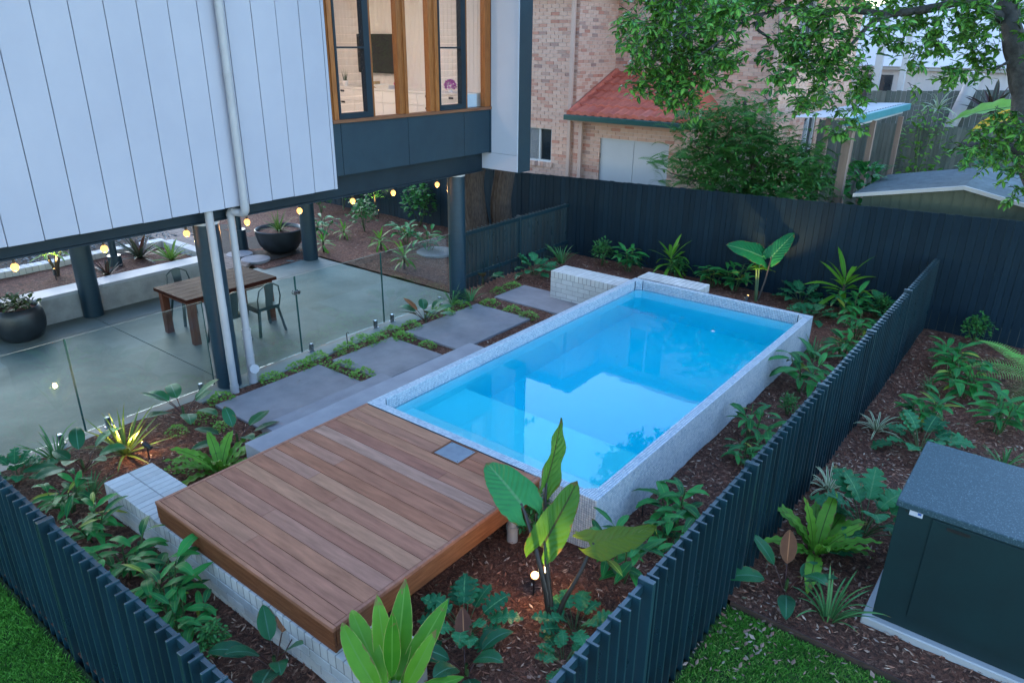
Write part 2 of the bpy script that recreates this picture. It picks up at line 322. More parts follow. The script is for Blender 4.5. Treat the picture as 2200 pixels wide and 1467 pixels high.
M['pinkpost'] = basic('pinkish_timber_post', (0.30, 0.205, 0.165), (0.24, 0.160, 0.125), rough=0.6, scale=5, stretch=(4, 4, 0.5), bump=0.1, bscale=40)
M['farwhite'] = basic('far_white_weatherboard', (0.50, 0.49, 0.50), (0.46, 0.45, 0.46), rough=0.6, scale=1)
M['farpink'] = basic('far_cream_wall', (0.62, 0.56, 0.55), (0.58, 0.52, 0.51), rough=0.7, scale=1)
M['fartan'] = basic('far_tan_wall', (0.58, 0.36, 0.22), (0.54, 0.33, 0.20), rough=0.7, scale=1)
M['teal'] = basic('teal_gutter', (0.06, 0.26, 0.30), (0.05, 0.22, 0.26), rough=0.4, scale=2)
M['winglass'] = basic('dark_window_glass', (0.012, 0.018, 0.024), (0.018, 0.026, 0.032), rough=0.08, scale=2, spec=0.8)
M['alu'] = basic('white_aluminium', (0.55, 0.54, 0.54), (0.50, 0.49, 0.49), rough=0.4, scale=2)
M['rust'] = basic('rusty_edging', (0.060, 0.034, 0.026), (0.035, 0.020, 0.016), rough=0.7, scale=9)
M['bulb'] = emis('warm_filament_bulb', (1.0, 0.46, 0.12), 0.55)
M['lampface'] = emis('warm_lamp_face', (1.0, 0.52, 0.17), 1.3)
M['drive'] = picked('brown_driveway_pavers', [(0, (0.15, 0.11, 0.095)), (0.5, (0.20, 0.155, 0.135)), (1, (0.17, 0.125, 0.11))], rough=0.85, bump=0.3, bscale=50, scale=6, amount=0.25)

def mulch_mat():
    m, nt, b = nmat('bark_mulch')
    co = coords(nt, 'World', (1, 1, 1))
    n0 = N(nt, 'ShaderNodeTexNoise'); n0.inputs['Scale'].default_value = 14; n0.inputs['Detail'].default_value = 8; n0.inputs['Roughness'].default_value = 0.75; nt.links.new(co, n0.inputs['Vector'])
    v = N(nt, 'ShaderNodeTexVoronoi'); v.inputs['Scale'].default_value = 55; v.inputs['Randomness'].default_value = 1
    wp = N(nt, 'ShaderNodeMix', data_type='RGBA'); wp.inputs[0].default_value = 0.16
    nt.links.new(co, wp.inputs[6]); nt.links.new(n0.outputs['Color'], wp.inputs[7]); nt.links.new(wp.outputs[2], v.inputs['Vector'])
    sp = N(nt, 'ShaderNodeSeparateColor'); nt.links.new(v.outputs['Color'], sp.inputs[0])
    r = ramp(nt, [(0.0, (0.058, 0.020, 0.012)), (0.45, (0.160, 0.055, 0.031)), (0.8, (0.270, 0.100, 0.060)), (1.0, (0.42, 0.22, 0.145))]); nt.links.new(sp.outputs[0], r.inputs[0])
    mr = N(nt, 'ShaderNodeMapRange'); mr.inputs[1].default_value = 0.3; mr.inputs[2].default_value = 0.75; mr.inputs[3].default_value = 0.5; mr.inputs[4].default_value = 1.35; nt.links.new(n0.outputs['Fac'], mr.inputs[0])
    mx = N(nt, 'ShaderNodeMix', data_type='RGBA', blend_type='MULTIPLY'); mx.inputs[0].default_value = 1; nt.links.new(r.outputs[0], mx.inputs[6]); nt.links.new(mr.outputs[0], mx.inputs[7])
    nt.links.new(mx.outputs[2], b.inputs['Base Color']); b.inputs['Roughness'].default_value = 0.9
    bp = N(nt, 'ShaderNodeBump'); bp.inputs['Strength'].default_value = 0.9; bp.inputs['Distance'].default_value = 0.03; nt.links.new(v.outputs['Distance'], bp.inputs['Height']); nt.links.new(bp.outputs[0], b.inputs['Normal'])
    return m
M['mulch'] = mulch_mat()
M['chip'] = picked('bark_chips', [(0, (0.055, 0.019, 0.011)), (0.40, (0.175, 0.062, 0.036)), (0.70, (0.280, 0.118, 0.072)), (0.90, (0.42, 0.25, 0.17)), (1, (0.56, 0.42, 0.32))], rough=0.85, bump=0, amount=0.2)
M['litter'] = picked('fallen_leaves', [(0, (0.19, 0.105, 0.070)), (0.35, (0.27, 0.18, 0.135)), (0.6, (0.17, 0.060, 0.034)), (0.82, (0.32, 0.25, 0.205)), (1, (0.09, 0.12, 0.05))], rough=0.7, bump=0, amount=0.2)
M['lawn'] = basic('lawn_soil', (0.030, 0.060, 0.016), (0.020, 0.036, 0.012), rough=0.9, scale=10)
M['grass'] = picked('lawn_blades', [(0, (0.045, 0.19, 0.017)), (0.4, (0.085, 0.295, 0.031)), (0.8, (0.145, 0.38, 0.050)), (1, (0.28, 0.38, 0.10))], rough=0.6, bump=0, amount=0.3, scale=2.0)
M['water'] = None
def water_mat():
    m, nt, b = nmat('pool_water'); nt.nodes.remove(b)
    g = N(nt, 'ShaderNodeBsdfGlass'); g.inputs['IOR'].default_value = 1.33; g.inputs['Roughness'].default_value = 0.0; g.inputs['Color'].default_value = (1, 1, 1, 1)
    co = coords(nt, 'World'); n = N(nt, 'ShaderNodeTexNoise'); n.inputs['Scale'].default_value = 1.6; n.inputs['Detail'].default_value = 3; nt.links.new(co, n.inputs['Vector'])
    bp = N(nt, 'ShaderNodeBump'); bp.inputs['Strength'].default_value = 0.028; bp.inputs['Distance'].default_value = 0.05; nt.links.new(n.outputs['Fac'], bp.inputs['Height']); nt.links.new(bp.outputs[0], g.inputs['Normal'])
    va = N(nt, 'ShaderNodeVolumeAbsorption'); va.inputs['Color'].default_value = (0.0, 0.962, 1.0, 1); va.inputs['Density'].default_value = 1.9
    out = nt.nodes['Material Output']; nt.links.new(g.outputs[0], out.inputs['Surface']); nt.links.new(va.outputs[0], out.inputs['Volume'])
    return m
M['water'] = water_mat()

# ------------------------------------------------------------------ ground
PX0, PX1, PY0, PY1 = 0.0, 3.0, 0.0, 6.1
def ground_z(x, y):
    """gentle lie of the planted ground"""
    b = -0.575
    if 2.6 < x < 4.12 and -0.5 < y < 8.5: b += 0.055 * min(1, (x - 2.6) / 0.5)
    if x > 4.14: b = -0.635 + 0.02 * sin(y * 0.9)
    if x < -2.9: b = -0.60
    elif x < -0.5 and -0.6 < y < 6.3: b = -0.635
    return b + 0.030 * noise.noise((x * 1.7, y * 1.7, 3.1)) + 0.014 * noise.noise((x * 6.1, y * 6.1, 8.8))

g = MB(); B = 400.0; gz = -0.95
hx0, hx1, hy0, hy1 = 0.02, 2.98, 0.02, 6.08
g.quad((-B, -B, gz), (B, -B, gz), (B, hy0, gz), (-B, hy0, gz)); g.quad((-B, hy1, gz), (B, hy1, gz), (B, B, gz), (-B, B, gz))
g.quad((-B, hy0, gz), (hx0, hy0, gz), (hx0, hy1, gz), (-B, hy1, gz)); g.quad((hx1, hy0, gz), (B, hy0, gz), (B, hy1, gz), (hx1, hy1, gz))
tag(g.build('ground', basic('bare_ground', (0.10, 0.09, 0.06), (0.06, 0.075, 0.04), rough=0.95, scale=0.8)), kind='structure')

def sheet(name, x0, x1, y0, y1, step, zf, mat, inside=None, smooth=True):
    nx, ny = max(1, int((x1 - x0) / step)), max(1, int((y1 - y0) / step))
    vs = [(x0 + (x1 - x0) * i / nx, y0 + (y1 - y0) * j / ny) for j in range(ny + 1) for i in range(nx + 1)]
    fs = []
    for j in range(ny):
        for i in range(nx):
            cx, cy = x0 + (x1 - x0) * (i + .5) / nx, y0 + (y1 - y0) * (j + .5) / ny
            if inside and not inside(cx, cy): continue
            a = j * (nx + 1) + i; fs.append((a, a + 1, a + nx + 2, a + nx + 1))
    return put(name, rawmesh(name, [(x, y, zf(x, y)) for x, y in vs], fs, mat, smooth))

def not_pool(x, y): return not (0.06 < x < 2.94 and 0.06 < y < 6.04)
tag(sheet('garden_bed', -2.66, 4.15, -3.42, 8.5, 0.07, ground_z, M['mulch'], not_pool), kind='structure')
tag(sheet('side_garden_bed', 4.16, 12.0, 0.27, 8.5, 0.08, ground_z, M['mulch']), kind='structure')
tag(sheet('rear_garden_bed', -14.0, -2.67, 4.78, 8.55, 0.10, ground_z, M['mulch'], lambda x, y: True), kind='structure')
tag(sheet('verge_garden_bed', -9.4, -7.06, 3.45, 4.80, 0.10, lambda x, y: ground_z(x, y) - 0.012, M['mulch']), kind='structure')
tag(sheet('raised_garden_bed', -9.0, -7.40, -4.0, 2.35, 0.09, lambda x, y: -0.24 + 0.035 * noise.noise((x * 2, y * 2, 1.0)), M['mulch']), kind='structure')
tag(sheet('right_lawn', 4.16, 12.0, -9.0, 0.26, 0.25, lambda x, y: -0.69 + 0.015 * noise.noise((x, y, 0)), M['lawn']), kind='structure')
tag(sheet('left_lawn', -6.0, 4.15, -9.0, -3.43, 0.25, lambda x, y: -0.66 + 0.015 * noise.noise((x, y, 0)), M['lawn']), kind='structure')

# loose bark over the beds
def scatter_chips(name, regions, n, mat, lmin, lmax, wr, lift=0.006, seed=1, label=None, cat=None):
    rg = random.Random(seed); vs = []; fs = []; rn = []
    tot = sum((r[1] - r[0]) * (r[3] - r[2]) * r[4] for r in regions)
    for (x0, x1, y0, y1, w) in regions:
        for _ in range(int(n * (x1 - x0) * (y1 - y0) * w / tot)):
            x, y = rg.uniform(x0, x1), rg.uniform(y0, y1)
            if 0 <= x <= 3.0 and 0 <= y <= 6.1: continue
            z = (-0.665 if (x > 4.16 and y < .27) else ground_z(x, y)) + lift + rg.random() * 0.006
            L = rg.uniform(lmin, lmax); W = L * wr * rg.uniform(0.6, 1.4); a = rg.uniform(0, 2 * pi); t = rg.uniform(-0.3, 0.3); t2 = rg.uniform(-0.4, 0.4)
            ca, sa = cos(a), sin(a)
            k = len(vs)
            for (u, v) in ((-.5, 0), (0, -.5), (.5, 0), (0, .5)):
                du, dv = u * L, v * W
                vs.append((x + ca * du - sa * dv, y + sa * du + ca * dv, z + du * t + dv * t2 + abs(u) * L * 0.1))
            fs.append((k, k + 1, k + 2, k + 3)); rn.append(rg.random())
    o = put(name, rawmesh(name, vs, fs, mat, rnd=rn)); o['kind'] = 'stuff'
    if label: tag(o, label, cat)
    return o
BEDS = [(-2.6, 4.1, -3.35, -0.1, 1.0), (3.0, 4.1, -0.1, 8.4, 1.3), (-2.6, -0.6, -0.6, 8.4, 0.7), (-0.6, 3.0, 6.1, 8.4, 0.8), (4.2, 7.5, 0.3, 8.4, 1.2), (-9.0, -3.0, 4.9, 8.4, 0.35)]
scatter_chips('mulch_litter', BEDS, 46000, M['chip'], 0.022, 0.075, 0.22, seed=3, label='loose reddish brown bark chips covering the garden beds', cat='bark mulch')
scatter_chips('leaf_litter', [(4.2, 7.0, -0.2, 8.3, 1.6), (3.1, 4.1, 0.3, 8.3, 0.7), (2.0, 4.1, -3.2, -0.2, 0.5), (4.2, 5.6, -1.3, 0.27, 0.8), (4.18, 4.6, -1.6, 3.5, 3.0)], 2300, M['litter'], 0.025, 0.065, 0.42, lift=0.016, seed=5, label='dry pale fallen leaves scattered over side bed and lawn edge', cat='leaf litter')

def grass(name, x0, x1, y0, y1, zf, n, seed, label):
    rg = random.Random(seed); vs = []; fs = []; rn = []
    for _ in range(n):
        x, y = rg.uniform(x0, x1), rg.uniform(y0, y1); z = zf(x, y); a = rg.uniform(0, 2 * pi); h = rg.uniform(0.018, 0.05); l = rg.uniform(0.0, 0.045); w = rg.uniform(0.0018, 0.0035)
        b = rg.uniform(0, 2 * pi); k = len(vs)
        vs += [(x - w * cos(a), y - w * sin(a), z), (x + w * cos(a), y + w * sin(a), z), (x + l * .4 * cos(b) + w * .8 * cos(a), y + l * .4 * sin(b) + w * .8 * sin(a), z + h * .65), (x + l * cos(b), y + l * sin(b), z + h)]
        fs += [(k, k + 1, k + 2), (k, k + 2, k + 3)]; r = rg.random() * 0.6 + 0.4 * (0.5 + 0.5 * noise.noise((x * 3, y * 3, 0))); rn += [r, r]
    tag(put(name, rawmesh(name, vs, fs, M['grass'], rnd=rn)), label, 'grass', kind='stuff')
grass('lawn_grass', 4.2, 6.3, -1.9, 0.255, lambda x, y: -0.69, 60000, 21, 'short green lawn right of the slat fence below the equipment box')
grass('lawn_grass', -1.8, 1.9, -4.3, -3.47, lambda x, y: -0.66, 42000, 22, 'short green lawn outside the front slat fence at lower left')
e_ = MB(); e_.box(4.2, 9.0, 0.255, 0.263, -0.75, -0.615); tag(e_.build('lawn_edging', M['rust']), 'thin rusty steel strip edging the lawn beside the equipment box', 'edging')

# ------------------------------------------------------------------ pool
CW, CH = 0.10, 0.085
def octo(i, ch): 
    x0, x1, y0, y1 = PX0 + i, PX1 - i, PY0 + i, PY1 - i
    return [(x0 + ch, y0), (x1 - ch, y0), (x1, y0 + ch), (x1, y1 - ch), (x1 - ch, y1), (x0 + ch, y1), (x0, y1 - ch), (x0, y0 + ch)]
IN = octo(CW, CH); ZF = -1.36; ZW = -0.15
pool = empty('swimming_pool', (1.5, 3.05, -0.6)); tag(pool, 'raised plunge pool clad in pale mosaic tiles, filled with bright blue water', 'pool')
OUTR = [(PX0, PY0), (PX1, PY0), (PX1, PY1), (PX0, PY1)]
m = MB(); zt = -0.005
rect = [(PX0 + .004, PY0 + .004), (PX1 - .004, PY0 + .004), (PX1 - .004, PY1 - .004), (PX0 + .004, PY1 - .004)]
vs = [(x, y, zt) for x, y in rect] + [(x, y, zt) for x, y in IN] + [(x, y, -1.5) for x, y in rect] + [(x, y, ZW - 0.055) for x, y in IN]
fs = [(0, 1, 5, 4), (1, 6, 5), (1, 2, 7, 6), (2, 8, 7), (2, 3, 9, 8), (3, 10, 9), (3, 0, 11, 10), (0, 4, 11)]
fs += [(i, 12 + i, 12 + (i + 1) % 4, (i + 1) % 4) for i in range(4)] + [(4 + i, 4 + (i + 1) % 8, 16 + (i + 1) % 8, 16 + i) for i in range(8)]
m.add(vs, fs); m.build('grout_bed', M['grout'], pool)
m = MB(); n8 = len(IN)
m.add([(x, y, ZW - 0.055) for x, y in IN] + [(x, y, ZF) for x, y in IN], [(i, (i + 1) % 8, 8 + (i + 1) % 8, 8 + i) for i in range(8)] + [tuple(8 + i for i in range(8))])
m.build('basin', M['plaster'], pool)
m = MB(); m.box(0.09, 2.91, 0.09, 1.55, ZF - 0.01, -0.66, bev=0.015); m.build('bench', M['plaster'], pool)
m = MB(); m.box(0.091, 2.909, 0.091, 0.60, ZF - 0.011, -0.40, bev=0.015); m.build('entry_step', M['plaster'], pool)
T = 0.025; tiles = []
def inocto(x, y):
    x0, x1, y0, y1 = PX0 + CW, PX1 - CW, PY0 + CW, PY1 - CW
    if not (x0 < x < x1 and y0 < y < y1): return False
    dx = min(x - x0, x1 - x); dy = min(y - y0, y1 - y); return dx + dy > CH
for j in range(int(6.1 / T)):
    for i in range(int(3.0 / T)):
        x, y = (i + .5) * T, (j + .5) * T
        if not inocto(x, y): tiles.append((x, y, -0.004, 'z', 1))
for k in range(24):
    z = -(k + .5) * T - 0.002
    for j in range(int(6.1 / T)): tiles.append((PX1 - .004, (j + .5) * T, z, 'x', 1))
    for i in range(88, int(3.0 / T)): tiles.append(((i + .5) * T, PY0 + .004, z, 'y', -1))
for k in range(8):
    z = -(k + .5) * T - 0.002
    for j in range(8, int(6.1 / T) - 8): tiles.append((PX0 + CW, (j + .5) * T, z, 'x', 1)); tiles.append((PX1 - CW, (j + .5) * T, z, 'x', -1))
    for i in range(8, int(3.0 / T) - 8): tiles.append(((i + .5) * T, PY1 - CW, z, 'y', -1)); tiles.append(((i + .5) * T, PY0 + CW, z, 'y', 1))
def tile_geo(h, w, ax, sg):
    """tile: flat pillow proud of the grout"""
    a, b = w, w * 0.86
    P = [(-a, -a, 0), (a, -a, 0), (a, a, 0), (-a, a, 0), (-b, -b, h), (b, -b, h), (b, b, h), (-b, b, h)]
    F = [(4, 5, 6, 7), (0, 1, 5, 4), (1, 2, 6, 5), (2, 3, 7, 6), (3, 0, 4, 7)]
    if ax == 'z': return P, F
    if ax == 'x': Q = [(z * sg, x * sg, y) for x, y, z in P]
    else: Q = [(-x * sg, z * sg, y) for x, y, z in P]
    return Q, F
geo = {(a, s): tile_geo(0.0042, 0.0108, a, s) for a, s in (('z', 1), ('x', 1), ('x', -1), ('y', 1), ('y', -1))}
tiles.sort(key=lambda t: (t[0] - 3.0) ** 2 + (t[1]) ** 2 + (t[2]) ** 2 * 1.5 + (9 if t[3:] in (('x', -1), ('y', 1)) else 0))
po = wloc(pool); tm = {}
rg = random.Random(4)
rest = MB()
for q, (x, y, z, a, s) in enumerate(tiles):
    P, F = geo[(a, s)]
    if q < 300:
        if (a, s) not in tm: tm[(a, s)] = rawmesh('mosaic_tile', P, F, M['tile'])
        put('mosaic_tile', tm[(a, s)], pool, (x - po[0], y - po[1], z - po[2]))
    else:
        rest.cur = rg.random(); rest.add([(x + p[0], y + p[1], z + p[2]) for p in P], F)
for sx, sy in ((1, 1), (-1, 1), (1, -1), (-1, -1)):          # tiles on the four inner corner splays
    cx = PX0 + CW if sx > 0 else PX1 - CW; cy = PY0 + CW if sy > 0 else PY1 - CW
    a_, b_ = Vector((cx + sx * CH, cy, 0)), Vector((cx, cy + sy * CH, 0)); d_ = (b_ - a_); nn_ = Vector((sx, sy, 0)).normalized(); L_ = d_.length; d_.normalize()
    for k in range(8):
        for i in range(5):
            c_ = a_ + d_ * (L_ * (i + .5) / 5) + Vector((0, 0, -(k + .5) * T - .002)); w_ = L_ / 10 * .86; rest.cur = rg.random()
            P = [c_ + d_ * u * w_ + Vector((0, 0, v * .0108)) + nn_ * h for h, sc in ((0, 1), (.004, .86)) for u, v in ((-sc, -sc), (sc, -sc), (sc, sc), (-sc, sc))]
            rest.add(P, [(4, 5, 6, 7), (0, 1, 5, 4), (1, 2, 6, 5), (2, 3, 7, 6), (3, 0, 4, 7)])
rest.build('mosaic_tiling', M['tile'], pool, kind='stuff')
# water: closed body, its sides buried in the basin walls
m = MB(); W8 = octo(CW - 0.012, CH)
nx, ny = 1, 1
m.prism(W8, ZF - 0.012, ZW)
wo = m.build('pool_water', M['water']); tag(wo, kind='structure')
m = MB(); m.tube([(1.95, 4.9, ZW + .004), (1.95, 4.9, ZW + .012)], [0.03, 0.022], 10); tag(m.build('water_float', M['whitesm']), 'tiny white speck floating on the blue pool water', 'float')

# ------------------------------------------------------------------ timber deck
deck = empty('timber_deck', (1.19, -1.2, -0.24)); tag(deck, 'low hardwood deck of weathered pinkish boards beside the pool', 'deck')
DX, DY0 = 2.391, -2.42
m = MB(); HX0, HX1, HY0 = 1.30, 1.635, -0.306
NB = 16; pitch = 0.1502; LINES = [-0.012] + [-0.165 - pitch * i for i in range(15)] + [-2.386]
for k in range(NB):
    y1 = LINES[k] - 0.0022; y0 = LINES[k + 1] + 0.0022
    cuts = [0.034, DX - 0.034]
    j = random.Random(k * 7 + 1); mid = j.uniform(0.7, 1.7)
    segs = []
    if k < 2: segs = [(0.034, HX0 - 0.012), (HX1 + 0.012, DX - 0.034)]
    elif k in (3, 6, 9, 12, 14, 8): segs = [(0.034, mid), (mid + 0.002, DX - 0.034)]
    else: segs = [(0.034, DX - 0.034)]
    for (a, b) in segs:
        q = MB(); q.box(a, b, y0, y1, -0.029, -0.006 + j.uniform(-.0008, .0008), bev=0.0025); q.build('deck_board', M['deck'], deck)
def trim(*a):
    q = MB(); q.box(*a, bev=0.003); q.build('edge_trim', M['deck'], deck)
trim(0.0, DX, DY0, DY0 + 0.031, -0.035, -0.003); trim(0.0, 0.030, DY0 + 0.033, -0.004, -0.035, -0.003); trim(DX - 0.030, DX, DY0 + 0.033, -0.004, -0.035, -0.003)
def fasc(*a):
    q = MB(); q.box(*a, bev=0.003); q.build('fascia_board', M['fascia'], deck)
fasc(0.004, DX - .004, DY0 + 0.004, DY0 + 0.026, -0.170, -0.036); fasc(0.004, DX - .004, DY0 + 0.010, DY0 + 0.030, -0.228, -0.172)
fasc(DX - 0.026, DX - 0.004, DY0 + 0.031, -0.01, -0.170, -0.036); fasc(DX - 0.030, DX - 0.010, DY0 + 0.032, -0.01, -0.228, -0.172)
fasc(0.004, 0.026, DY0 + 0.031, -0.01, -0.170, -0.036)
for y in (-0.5, -1.1, -1.75): q = MB(); q.box(0.05, DX - 0.04, y, y + .045, -0.17, -0.031); q.build('joist', M['fascia'], deck)
hatch = empty('skimmer_hatch', (1.467, -0.175, -0.02)); tag(hatch, 'square grey-blue metal hatch set into the deck beside the pool rim', 'hatch')
q = MB(); q.box(HX0 + .012, HX1 - .012, HY0 + .012, -0.03, -0.028, -0.0065, bev=.002); lid = q.build('lid', basic('hatch_lid_metal', (0.26, 0.32, 0.38), (0.20, 0.25, 0.31), rough=0.35, scale=9, metal=0.4), hatch)
for (a, b, c, d) in ((HX0 - .01, HX0 + .008, HY0 - .006, -.012), (HX1 - .008, HX1 + .01, HY0 - .006, -.012), (HX0 + .009, HX1 - .009, HY0 - .006, HY0 + .009), (HX0 + .009, HX1 - .009, -.026, -.012)):
    q = MB(); q.box(a, b, c, d, -0.028, -0.0045); q.build('frame', M['fascia'], hatch)
for (x, y) in ((HX0 + .03, HY0 + .03), (HX1 - .03, HY0 + .03), (HX0 + .03, -.05), (HX1 - .03, -.05)):
    q = MB(); q.tube([(x, y, -.007), (x, y, -.0045)], .006, 8); q.build('screw', M['metal'], hatch)

# ------------------------------------------------------------------ steps and pavers
st = empty('concrete_steps', (-0.5, 0.2, -0.6)); tag(st, 'two broad blue-grey concrete steps along the pool and deck', 'steps')
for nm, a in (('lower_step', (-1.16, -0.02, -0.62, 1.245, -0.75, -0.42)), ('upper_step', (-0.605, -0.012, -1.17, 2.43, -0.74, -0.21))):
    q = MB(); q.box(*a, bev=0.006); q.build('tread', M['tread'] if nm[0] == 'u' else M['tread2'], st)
PAV = [('largest concrete stepping paver, at the foot of the steps', -2.37, -1.0, -0.50, 1.145), ('second concrete stepping paver from the steps, nearly square', -2.35, -1.24, 1.365, 2.535), ('third concrete stepping paver, long one beside the glass fence end', -2.35, -1.15, 2.83, 4.61), ('farthest concrete stepping paver in front of the far brick wall', -2.35, -0.02, 5.11, 6.02)]
for (lab, x0, x1, y0, y1) in PAV:
    q = MB(); q.box(x0, x1, y0, y1, -0.72, -0.60 if 'far' not in lab else -0.602, bev=0.006); tag(q.build('stepping_paver', M['paver']), lab, 'paver', 'concrete stepping pavers between house and pool')

# ------------------------------------------------------------------ pale brick garden walls
def brick_mesh(dx, dy, dz):
    q = MB(); q.box(-dx / 2, dx / 2, -dy / 2, dy / 2, -dz / 2, dz / 2, bev=0.0035)
    return q.mesh('brick', M['wbrick'])
def garden_wall(name, label, x0, x1, y0, y1, zt, zb, faces, toprows):
    w = empty(name, ((x0 + x1) / 2, (y0 + y1) / 2, zb)); tag(w, label, 'brick wall'); o = wloc(w)
    q = MB(); q.box(x0 + .006, x1 - .006, y0 + .006, y1 - .006, zb, zt - .005); q.build('mortar', M['mortar'], w)
    G = 0.009; rg = random.Random(int(x0 * 100) + 9)
    meshes = {}
    def brick(cx, cy, cz, dx, dy, dz):
        key = (round(dx, 3), round(dy, 3), round(dz, 3))
        if key not in meshes: meshes[key] = brick_mesh(*key)
        put('brick', meshes[key], w, (cx - o[0] + rg.uniform(-.0012, .0012), cy - o[1] + rg.uniform(-.0012, .0012), cz - o[2] + rg.uniform(-.001, .001)))
    ln = x1 - x0; nb = round(ln / 0.086); p = ln / nb; dep = (y1 - y0) / toprows; ht = 0.116
    for r in range(toprows):
        for i in range(nb): brick(x0 + (i + .5) * p, y0 + (r + .5) * dep, zt - ht / 2, p - G, dep - G, ht)
    z = zt - ht - G; row = 0
    while z - 0.076 > zb - 0.04:
        off = 0.12 * (row % 2)
        if 's' in faces or 'n' in faces:
            xs = x0; first = True
            while xs < x1 - 0.02:
                l = 0.24 if not (first and off) else 0.12
                xe = min(xs + l, x1)
                for nm, cy in (('s', y0 + .055), ('n', y1 - .055)):
                    if nm in faces: brick((xs + xe) / 2, cy, z - .038, xe - xs - G, .11, .076)
                xs = xe; first = False
        if 'e' in faces or 'w' in faces:
            ys = y0 + .12
            while ys < y1 - .12 - .02:
                ye = min(ys + .24, y1 - .12)
                for nm, cx in (('w', x0 + .055), ('e', x1 - .055)):
                    if nm in faces: brick(cx, (ys + ye) / 2, z - .038, .11, ye - ys - G, .076)
                ys = ye
        z -= 0.085; row += 1
    return w
garden_wall('brick_wall', 'long low pale brick wall carrying the deck\'s front edge', -1.03, 2.82, -2.43, -1.95, -0.234, -0.62, 'se', 2)
garden_wall('brick_wall', 'short pale brick wall ending at the pool\'s far left side', -1.55, -0.01, 5.75, 6.22, -0.10, -0.62, 's', 2)
garden_wall('brick_wall', 'pale brick ledge behind the pool\'s far end', -0.05, 1.12, 6.23, 6.65, -0.035, -0.62, 'e', 2)

# ------------------------------------------------------------------ slat fences
def slat_fence(label, axis, pos, a0, a1, out, base, top, posts, pitch=0.12, sl=0.084, th=0.019, rail=0.045, phase=0.0):
    """axis 'y': runs along Y at x=pos (outer face); out=+1 slats stick out to +x; slats edge-on"""
    f = empty('slat_fence', (pos, (a0 + a1) / 2, base) if axis == 'y' else ((a0 + a1) / 2, pos, base)); tag(f, label, 'fence', 'dark slat pool fences'); o = wloc(f)
    def bx(u0, u1, w0, w1, z0, z1, nm, bev=0.0):
        # u along the fence, w across (0 = outer face, positive inward)
        q = MB(); p0, p1 = sorted((pos - out * w0, pos - out * w1))
        if axis == 'y': q.box(p0, p1, u0, u1, z0, z1, bev=bev)
        else: q.box(u0, u1, p0, p1, z0, z1, bev=bev)
        return q.build(nm, M['fence'], f)
    proto = None; nsl = int((a1 - a0) / pitch)
    for i in range(nsl):
        u = a0 + phase + (i + .5) * pitch
        if any(abs(u - p) < 0.062 for p in posts): continue
        if proto is None:
            proto = bx(u - th / 2, u + th / 2, 0.0, sl, base - .05, top, 'slat', bev=.002); pu = u
        else:
            d = u - pu
            put('slat', proto.data, f, (0, d, random.uniform(-.004, .004)) if axis == 'y' else (d, 0, random.uniform(-.004, .004)))
    for z1 in (top - 0.012, base + 0.30):
        pts = [a0] + list(posts) + [a1]
        for i in range(len(pts) - 1):
            bx(pts[i] + (0.023 if i else 0), pts[i + 1] - (0.023 if i < len(pts) - 2 else 0), sl - .030, sl - .002, z1 - 0.065, z1, 'rail')
    for p in posts: bx(p - .022, p + .022, -0.010, sl + .014, base - .1, top + .020, 'fence_post', bev=.003)
    return f
slat_fence('charcoal slat fence running the length of the pool\'s right side', 'y', 4.184, -4.4, 8.46, 1, -0.63, 0.59, [-3.36, -1.30, 0.47, 2.35, 4.25, 6.25])
slat_fence('charcoal slat fence across the lower left, in front of the deck', 'x', -3.43, -3.2, 4.0, -1, -0.63, 0.585, [-1.30, 0.55, 2.42])
slat_fence('charcoal slat fence between the house column and the back fence', 'y', -3.06, 4.95, 8.44, -1, -0.60, 0.52, [6.7], pitch=0.115, rail=0.04)

# back fence of dark palings, its top climbing slightly to the right
bf = empty('paling_fence', (0, 8.5, -0.6)); tag(bf, 'tall dark charcoal paling fence across the back of the garden', 'fence')
x = -15.5; k = 0; rg = random.Random(31)
bw = {w: None for w in (0.098, 0.122)}
while x < 9.5:
    w = rg.choice((0.098, 0.122)); top = 1.0 + (x + 5.2) * 0.0311 + rg.uniform(-.006, .006)
    q = MB(); dy = rg.uniform(-.004, .004); q.box(x, x + w - 0.005, 8.5 + dy, 8.516 + dy, -0.70, top); q.build('paling', M['paling'], bf); x += w; k += 1
for z in (-0.3, 0.5): q = MB(); q.box(-15.5, 9.5, 8.522, 8.56, z, z + .08); q.build('rail', M['paling'], bf)

# ------------------------------------------------------------------ patio
q = MB(); ps = q
sl = empty('patio_slab', (-5, 1, -0.62)); tag(sl, kind='structure')
for (a, b, c, d) in ((-6.32, -2.60, 0.005, 4.76), (-6.32, -2.60, -3.0, -0.005), (-6.32, -2.60, -6.0, -3.01), (-7.30, -6.33, 0.005, 4.76), (-7.30, -6.33, -6.0, -0.005)):
    q = MB(); q.box(a, b, c, d, -0.80, -0.62, bev=.004); q.build('slab_panel', M['slab'], sl)
for (x0, x1, y0, y1) in ((-2.604, -2.596, -3, 4.76),): pass
rw = empty('retaining_wall', (-7.2, -0.8, -0.62)); tag(rw, 'low rendered retaining wall with smooth cap along the back of the patio', 'retaining wall')
q = MB(); q.box(-7.42, -7.06, -4.2, 2.42, -0.70, -0.205); q.build('rendered_face', M['render'], rw)
for i, (a, b) in enumerate(((-4.2, -1.9), (-1.895, 0.30), (0.305, 2.45))): q = MB(); q.box(-7.47, -7.035, a, b, -0.204, -0.15, bev=.006); q.build('capping', M['cap'], rw)
